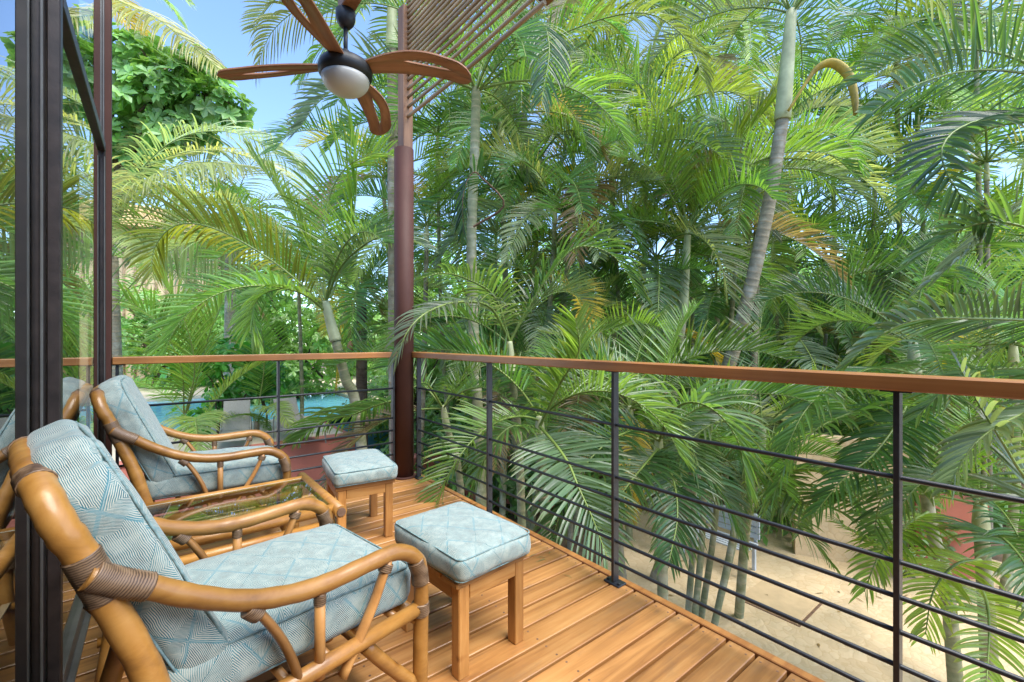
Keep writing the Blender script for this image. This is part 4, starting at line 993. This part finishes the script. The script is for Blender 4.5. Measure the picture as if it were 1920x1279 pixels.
# ---- the thicket: palms behind, each standing on the garden ground
TH = [(1150, 330, 8.8, 'behind the cane screen end, crown level with the fan globe', 1.45, 'bright'), (1090, 450, 8.4, 'deep in the thicket midway between column and third post', 1.2, 'mid'),
      (1010, 300, 9.2, 'right of the green ringed trunk, higher than its neighbours', 1.3, 'bright'), (1390, 330, 9.0, 'left behind the top of the leaning ringed trunk', 1.3, 'mid'),
      (1215, 180, 9.6, 'tall among the crowns at top centre', 1.4, 'lime'), (1640, 330, 10.8, 'right of the orange flower sheath', 1.6, 'mid'),
      (1555, 490, 10.6, 'right of the leaning ringed trunk at mid height', 1.6, 'bright'), (1785, 470, 10.6, 'behind the big fronds at the right edge', 1.6, 'mid'),
      (1850, 300, 8.4, 'high behind the right edge fronds', 1.35, 'lime'), (1480, 620, 10.0, 'just above the handrail right of the leaning trunk', 1.5, 'mid'),
      (1180, 590, 8.4, 'just above the handrail behind the third post', 1.1, 'mid'), (1030, 560, 8.2, 'with grey stem right of the green ringed trunk', 1.1, 'grey'),
      (800, 420, 8.8, 'directly right of the maroon column at mid height', 1.2, 'bright'), (820, 250, 10.0, 'right of the timber post below the canes', 1.4, 'bright'),
      (965, 690, 8.6, 'low behind the handrail right of the green ringed trunk', 1.1, 'mid'), (1345, 540, 9.2, 'between the yellow-green stem and the leaning trunk', 1.1, 'dark'),
      (1100, 690, 7.4, 'below the handrail left of the third post', 1.0, 'bright'), (1570, 660, 10.6, 'at handrail height left of the last post', 1.5, 'dark'),
      (1670, 570, 10.4, 'at mid height above the last railing post', 1.6, 'mid'), (1900, 640, 6.4, 'behind the handrail at the right edge', 1.1, 'bright'),
      (560, 500, 10.5, 'far off left of the young palm', 1.2, 'lime'), (720, 330, 11, 'far behind the maroon column on its left', 1.5, 'bright'),
      (1450, 450, 11, 'far off in the thicket behind the leaning trunk', 1.5, 'lime'), (1280, 340, 11.5, 'far off behind the yellow-green stem', 1.5, 'lime'),
      (1080, 180, 12, 'far off at top centre left of the tall crowns', 1.6, 'lime'), (1720, 200, 11, 'far off at the upper right', 1.5, 'lime'),
      (930, 430, 11.5, 'far off behind the green ringed trunk', 1.4, 'bright'), 
      (1180, 760, 5.8, 'below the handrail just right of the third post', .95, 'mid'), (760, 600, 9.5, 'behind the column at handrail height', 1.0, 'lime'),
      (1300, 840, 8.6, 'low beyond the clump of stems', 1.1, 'dark'), (1420, 820, 9.4, 'low left of the flagstone wall', 1.2, 'mid'), (1500, 760, 10.2, 'just above the flagstone wall', 1.2, 'bright'),
      (990, 40, 9.5, 'behind the lower end of the hanging beam', 1.4, 'bright'), (1140, 20, 10.5, 'topmost of the crowns left of the sky gap', 1.6, 'lime'), (1310, 130, 10.4, 'below the sky gap left of the pale crownshaft', 1.4, 'mid'),
      (1400, 60, 11.5, 'behind the pale crownshaft on its left', 1.5, 'bright'), (1680, 60, 10.8, 'right of the sky gap beside the crownshaft', 1.5, 'mid'), (1830, 40, 9.2, 'at the very top right', 1.5, 'bright'),
      (1560, 210, 11.2, 'under the hooked flower sheath', 1.4, 'lime'), (1840, 720, 8.2, 'low between the last post and the right edge', 1.2, 'mid'), (1930, 820, 7.0, 'low at the right edge', 1.1, 'bright'),
      (1040, 380, 7.8, 'beside the broken brown stalk', 1.2, 'grey'), (1230, 480, 8.6, 'left of the yellow-green stem', 1.3, 'grey'), (1420, 300, 8.4, 'left of the leaning trunk with yellowing leaflets', 1.3, 'lime'), (940, 220, 8.4, 'right of the canes', 1.3, 'mid')]
for i, (px, py, d, where, s_, tn) in enumerate(TH):
    top = W(px, py + 40, d)
    b0 = gp(px + random.uniform(-40, 40), d + random.uniform(-.2, .3))
    mid_ = b0.lerp(top, .5) + Vector((random.uniform(-.12, .12), random.uniform(-.12, .12), 0))
    mixes = {'mid': ['mid', 'mid', 'grey', 'bright'], 'bright': ['bright', 'mid', 'lime'], 'lime': ['lime', 'bright', 'pale'], 'dark': ['dark', 'mid', 'grey'], 'grey': ['grey', 'mid', 'pale']}[tn]
    palm('feather_palm', 'feather palm ' + where, [b0, mid_, top], random.uniform(.038, .058), random.choice([M['trunkG'], M['trunkG'], M['trunkB']]), 13, s_, [g_[q] for q in mixes],
         [W(px, py, d)], group='feather palms of the thicket', seed=100 + i, emin=-15, ring=.13)

# ------------------------------------------------------------------ broadleaf trees and shrubs
def leaf_into(mb, lv, ls, p, d, up, L, wd, q):
    d = d.normalized()
    s = d.cross(up)
    if s.length < .05: s = Vector((1, 0, 0))
    s.normalize()
    n_ = s.cross(d)
    o = len(mb.v)
    tip = p + d * L - Vector((0, 0, L * .12))
    m1, m2 = p + d * L * .35, p + d * L * .72
    mb.v += [p, m1 - s * wd * .38 + n_ * wd * .12, m1, m1 + s * wd * .38 + n_ * wd * .12, m2 - s * wd * .5 + n_ * wd * .1, m2, m2 + s * wd * .5 + n_ * wd * .1, tip]
    lv += [q] * 8; ls += [0, .2, .2, .2, .4, .4, .4, .6]
    for f in ((0, 2, 1), (0, 3, 2), (1, 2, 5, 4), (2, 3, 6, 5), (4, 5, 7), (5, 6, 7)): mb.face([o + i for i in f])
def foliage_mesh(name, blobs, count, L, wd, seed, rosette=6, surf=.55):
    rnd = random.Random(seed)
    mb = MB(); lv, ls = [], []
    tot = sum(b_[3] ** 2 for b_ in blobs)
    for bx, by, bz, br in blobs:
        for i in range(max(3, int(count * br ** 2 / tot / rosette))):
            u = Vector((rnd.gauss(0, 1), rnd.gauss(0, 1), rnd.gauss(0, 1))).normalized()
            p = Vector((bx, by, bz)) + u * br * (surf + (1 - surf) * rnd.random()) * rnd.uniform(.75, 1.15)
            ax = (u + Vector((0, 0, .7)) + Vector((rnd.gauss(0, .3), rnd.gauss(0, .3), 0))).normalized()
            q = rnd.random()
            t1 = ax.cross(Vector((.3, .8, .2))).normalized(); t2 = ax.cross(t1)
            for k in range(rosette):
                a = 6.283 * k / rosette + rnd.uniform(-.3, .3)
                d = (t1 * math.cos(a) + t2 * math.sin(a)) + ax * rnd.uniform(.0, .6)
                leaf_into(mb, lv, ls, p, d, ax, L * rnd.uniform(.7, 1.15), wd * rnd.uniform(.8, 1.1), min(1, max(0, q + rnd.uniform(-.25, .25))))
    mb.att = {'lv': lv, 'ls': ls}
    return mb.mesh(name, M['broad'])
def tree(name, label, base, blobs, me, tint, r=.12, cat='tree', group=None, scale=1, rz=0):
    t = empty(name, base, rz, label=label, cat=cat, group=group)
    top = Vector((0, 0, 0))
    for b_ in blobs: top += Vector(b_[:3])
    top /= len(blobs)
    tr = MB().tube(spline([(0, 0, -.1), (top.x * .3 + .05, top.y * .3, top.z * .45), tuple(top)], 10), [r * (1.1 - .07 * i) for i in range(10)], 8)
    for b_ in blobs[::2]:
        tr.tube(spline([(top.x * .3, top.y * .3, top.z * .45), tuple((top * .6 + Vector(b_[:3]) * .4) - Vector((0, 0, b_[3] * .3))), b_[:3]], 7), [r * (.5 - .06 * i) + .006 for i in range(7)], 6)
    tr.build('trunk', M['bark'], t)
    o = link('crown', me, t)
    o.color = (*tint, 1)
    t.scale = (scale,) * 3
    return t
# big-leaved tree at the upper left
bp_ = W(90, 640, 12.5); bp_.z = TZ
AB = []
rnd = random.Random(5)
for px, py, d, r_ in [(235, 110, 12, .75), (290, 150, 12, .8), (340, 160, 12.2, .8), (395, 190, 12.4, .7), (260, 210, 12, .8), (320, 225, 12.3, .7), (180, 150, 12, .9), (130, 130, 12, .9), (430, 195, 12.6, .45), (205, 250, 12.2, .8), (90, 170, 12, .9), (140, 240, 12, .9), (370, 140, 12.3, .6), (40, 140, 12, .8), (300, 272, 12.6, .6), (385, 252, 12.8, .5), (245, 300, 12.6, .6), (445, 222, 12.9, .32), (410, 160, 12.7, .3), (320, 108, 12.4, .35), (262, 92, 12.2, .4), (350, 215, 12.6, .55), (455, 205, 12.8, .22)]:
    p = W(px, py, d) - bp_
    AB.append((p.x, p.y, p.z, r_ * 1.12))
tree('broadleaf_tree', 'tree with large rounded leaves below the yellow frond at the upper left', bp_, AB, foliage_mesh('big_leaves', AB, 5200, .33, .165, 3, 7, .35), (.20, .335, .10), .18)
# background trees
VAR = []
for k in range(3):
    rn = random.Random(60 + k)
    bl = [(rn.uniform(-1.7, 1.7), rn.uniform(-1.5, 1.5), rn.uniform(1.0, 6.2), rn.uniform(.8, 1.35)) for _ in range(17)]
    VAR.append((bl, foliage_mesh('leaves', bl, 9000, .23, .11, 70 + k, 5)))
BG = [(560, 17, 1.0, 'behind the pool left of the maroon column', (.12, .25, .03)), (760, 19, 1.05, 'far behind the maroon column', (.15, .28, .04)), (930, 17, 1.1, 'far behind the green ringed trunk', (.13, .27, .035)),
      (1080, 18, 1.05, 'far behind the second railing bay', (.16, .30, .045)), (1220, 17, 1.1, 'far behind the third post', (.13, .26, .035)), (1370, 18, 1.05, 'far behind the leaning ringed trunk', (.16, .30, .05)),
      (1500, 17, 1.0, 'far behind the orange flower sheath', (.14, .28, .04)), (1640, 16, 1.15, 'light green far off at the upper right', (.18, .32, .06)), (1780, 16, 1.15, 'far behind the last railing post', (.14, .27, .04)),
      (1930, 15, 1.2, 'far off at the right edge', (.12, .25, .035)), (400, 24, 1.0, 'beyond the pool behind the far chair', (.13, .26, .035)), (310, 20, .9, 'behind the pale coconut fronds at the left', (.15, .28, .05)), (480, 20, .95, 'behind the young palm at the left', (.16, .3, .05)), (650, 25, 1.05, 'beyond the pool behind the brown trunk', (.15, .28, .04)),
      (2060, 13, 1.2, 'beyond the right edge', (.1, .22, .03)), (860, 26, 1.2, 'farthest back right of the column', (.17, .3, .06)), (1150, 26, 1.25, 'farthest back behind the third post', (.17, .3, .06)), (1430, 25, 1.3, 'farthest back right of the leaning trunk', (.18, .31, .06)), (1720, 24, 1.3, 'farthest back at the right', (.17, .3, .06)),
      (780, 13.4, .66, 'low and close behind the column', (.17, .29, .06)), (880, 14.2, .7, 'low behind the green ringed trunk', (.16, .29, .06)), (1000, 13.2, .66, 'low behind the first crowns of the thicket', (.17, .3, .06)), (1120, 13.8, .7, 'low behind the third post', (.16, .29, .06)),
      (1260, 13.2, .72, 'low behind the yellow-green stem', (.17, .3, .06)), (1400, 13.6, .72, 'low behind the foot of the leaning trunk', (.16, .29, .06)), (1540, 13.2, .72, 'low above the flagstone wall', (.17, .3, .06)), (1690, 13, .74, 'low behind the red boundary wall', (.16, .29, .06)), (1850, 12.6, .75, 'low at the right behind the areca palms', (.16, .29, .06))]
for i, (px, d, s_, where, tint) in enumerate(BG):
    bl, me = VAR[i % 3]
    tint = tuple(min(.42, q * f) for q, f in zip(tint, (1.45, 1.3, 2.0)))
    tree('background_tree', 'leafy tree ' + where, gp(px, d), bl, me, tint, .16, group='leafy trees behind the palms', scale=s_, rz=i * 1.7)
# shrubs
def shrub(name, label, p, blobs, n, L, wd, tint, seed):
    return tree(name, label, p, blobs, foliage_mesh('shrub_leaves', blobs, n, L, wd, seed, 5, .3), tint, .025, 'shrub')
q = gp(1710, 7.0)
shrub('shrub', 'small bush with pale leaves at the foot of the terracotta boundary wall', q, [(0, 0, .5, .45), (.3, .2, .8, .4), (-.3, .1, .4, .35), (.1, -.1, 1.1, .35), (.5, -.2, .5, .4)], 620, .13, .06, (.13, .22, .06), 5)
q = W(500, 700, 10.8); q.z = TZ
shrub('shrub', 'dark stemmed young tree with hanging leaves in front of the pool', q, [(0, 0, 1.0, .4), (-.5, .1, .8, .35), (.35, 0, .8, .3), (-.9, .1, .7, .3), (.1, 0, 1.4, .35), (-.4, 0, 1.3, .35)], 520, .19, .085, (.07, .19, .025), 6)
q = W(400, 700, 9.5); q.z = GZ
shrub('shrub', 'bright bush between coconut fronds beyond the far chair', q, [(0, 0, 3.2, .5), (.5, 0, 3.4, .5), (-.5, .2, 3.1, .4), (.2, .3, 2.6, .5), (-.2, .2, 2.0, .5), (.9, .2, 3.0, .4), (1.3, .2, 2.6, .4)], 1000, .20, .11, (.09, .25, .03), 7)
q = gp(820, 6.3)
shrub('shrub', 'broad leaved plant at the foot of the palms behind the first bay', q, [(0, 0, .6, .4), (.4, .2, .5, .35), (-.2, .1, .9, .3)], 150, .45, .16, (.06, .19, .03), 8)
# undergrowth nobody could count
rnd = random.Random(3)
ub = []
for i in range(150):
    a = rnd.uniform(720, 1950); d = rnd.uniform(8.2, 15)
    p = gp(a, d)
    if 5.0 < p.x < 9.6 and p.y < 6.2: continue
    ub.append((p.x, p.y, GZ + rnd.uniform(.2, 1.5), rnd.uniform(.5, 1.0)))
uo = link('undergrowth', foliage_mesh('undergrowth', ub, 20000, .26, .085, 9, 5, .2))
uo.color = (.13, .25, .06, 1)
tag(uo, 'green undergrowth covering the ground under the palms', 'undergrowth', kind='stuff')

mb = MB(); lv, ls = [], []
for i in range(110):
    x, y_ = rnd.uniform(3.2, 10), rnd.uniform(-3, 5)
    a = rnd.uniform(0, 6.28)
    leaf_into(mb, lv, ls, Vector((x, y_, GZ + .012)), Vector((math.cos(a), math.sin(a), .06)), Vector((0, 0, 1)), rnd.uniform(.05, .18), rnd.uniform(.01, .03), rnd.random())
mb.att = {'lv': lv, 'ls': ls}
fo = mb.build('fallen_leaves', M['broad'])
fo.color = (.22, .14, .06, 1)
tag(fo, 'dry brown leaves scattered over the sandy paving', 'leaf litter', kind='stuff')
mb = MB(); lv, ls = [], []
for i in range(26):
    x, y_ = 1.62 - abs(rnd.gauss(0, .12)), rnd.choice([1.75, 2.2, 2.6]) + rnd.gauss(0, .18)
    a = rnd.uniform(0, 6.28)
    leaf_into(mb, lv, ls, Vector((x, y_, .004)), Vector((math.cos(a), math.sin(a), .05)), Vector((0, 0, 1)), rnd.uniform(.02, .09), rnd.uniform(.003, .008), rnd.random())
mb.att = {'lv': lv, 'ls': ls}
fo = mb.build('fallen_leaflets', M['broad'])
fo.color = (.12, .14, .05, 1)
tag(fo, 'bits of dropped palm leaflet on the deck edge by the railing', 'leaf litter', kind='stuff')
# ------------------------------------------------------------------ loungers, bench, hanging ornament
def lounger(px, py, rz, label):
    p = W(px, py, 840 * (CAMZ - TZ) / (py - HX)); p.z = TZ
    t = empty('sun_lounger', p, R(rz), label=label, cat='sun lounger', group='sun loungers by the pool')
    for s in (-.3, .3):
        MB().tube(spline([(-.9, s, .28), (0, s, .30), (.55, s, .30)], 8), .018, 8).build('side_rail', M['grey'], t)
        MB().tube(spline([(.35, s, .30), (.45, s, .50), (.62, s, .56), (.75, s, .48), (.78, s, .0)], 14), .016, 8).build('arm_loop', M['grey'], t)
        MB().tube([(-.75, s, .28), (-.80, s, 0)], .016, 8).build('leg', M['grey'], t)
    t.scale = (.85,) * 3
    MB().box((-.2, 0, .31), (1.35, .56, .02), .004).build('sling_seat', M['grey'], t)
    o = MB().box((0, 0, .36), (.02, .56, .76), .004).build('sling_back', M['grey'], t, (.50, 0, .31), (0, R(28), 0))
lounger(440, 838, 80, 'grey sling lounger by the pool seen over the far chair arm')
lounger(560, 826, 100, 'sling lounger by the pool left of the far footstool')
bn = empty('slatted_bench', (7.27, 3.75, GZ + .006), label='white slatted bench with pale blue back among the palm stems', cat='bench')
for i in range(6): MB().box((-.2 + i * .075, 0, .44), (.05, 1.15, .025), .004).build('slat', M['white'], bn)
for i in range(4): MB().box((.25, 0, .54 + i * .1), (.025, 1.15, .085), .004).build('back_slat', M['white'], bn)
for s in (-.5, .5):
    for x in (-.19, .22): MB().box((x, s, .215), (.05, .05, .43), .004).build('leg', M['white'], bn)
    MB().box((.275, s, .66), (.025, .05, .46), .003).build('back_post', M['white'], bn)
wp = W(655, 610, 8.5)
wc = empty('wind_chime', wp, label='wooden wind chime hanging left of the rough brown trunk', cat='wind chime')
MB().tube([(0, 0, .0), (0, 0, 1.1)], .004, 5).build('cord', M['deadwood'], wc)
MB().tube([(0, 0, -.02), (.005, 0, -.24)], [.028, .04], 8).build('upper_block', M['beam'], wc)
MB().tube([(.01, 0, -.30), (.012, 0, -.34), (.014, 0, -.48)], [.03, .055, .06], 8).build('bell', M['beam'], wc)
MB().tube([(.012, 0, -.24), (.012, 0, -.62)], .008, 6).build('clapper', M['deadwood'], wc)
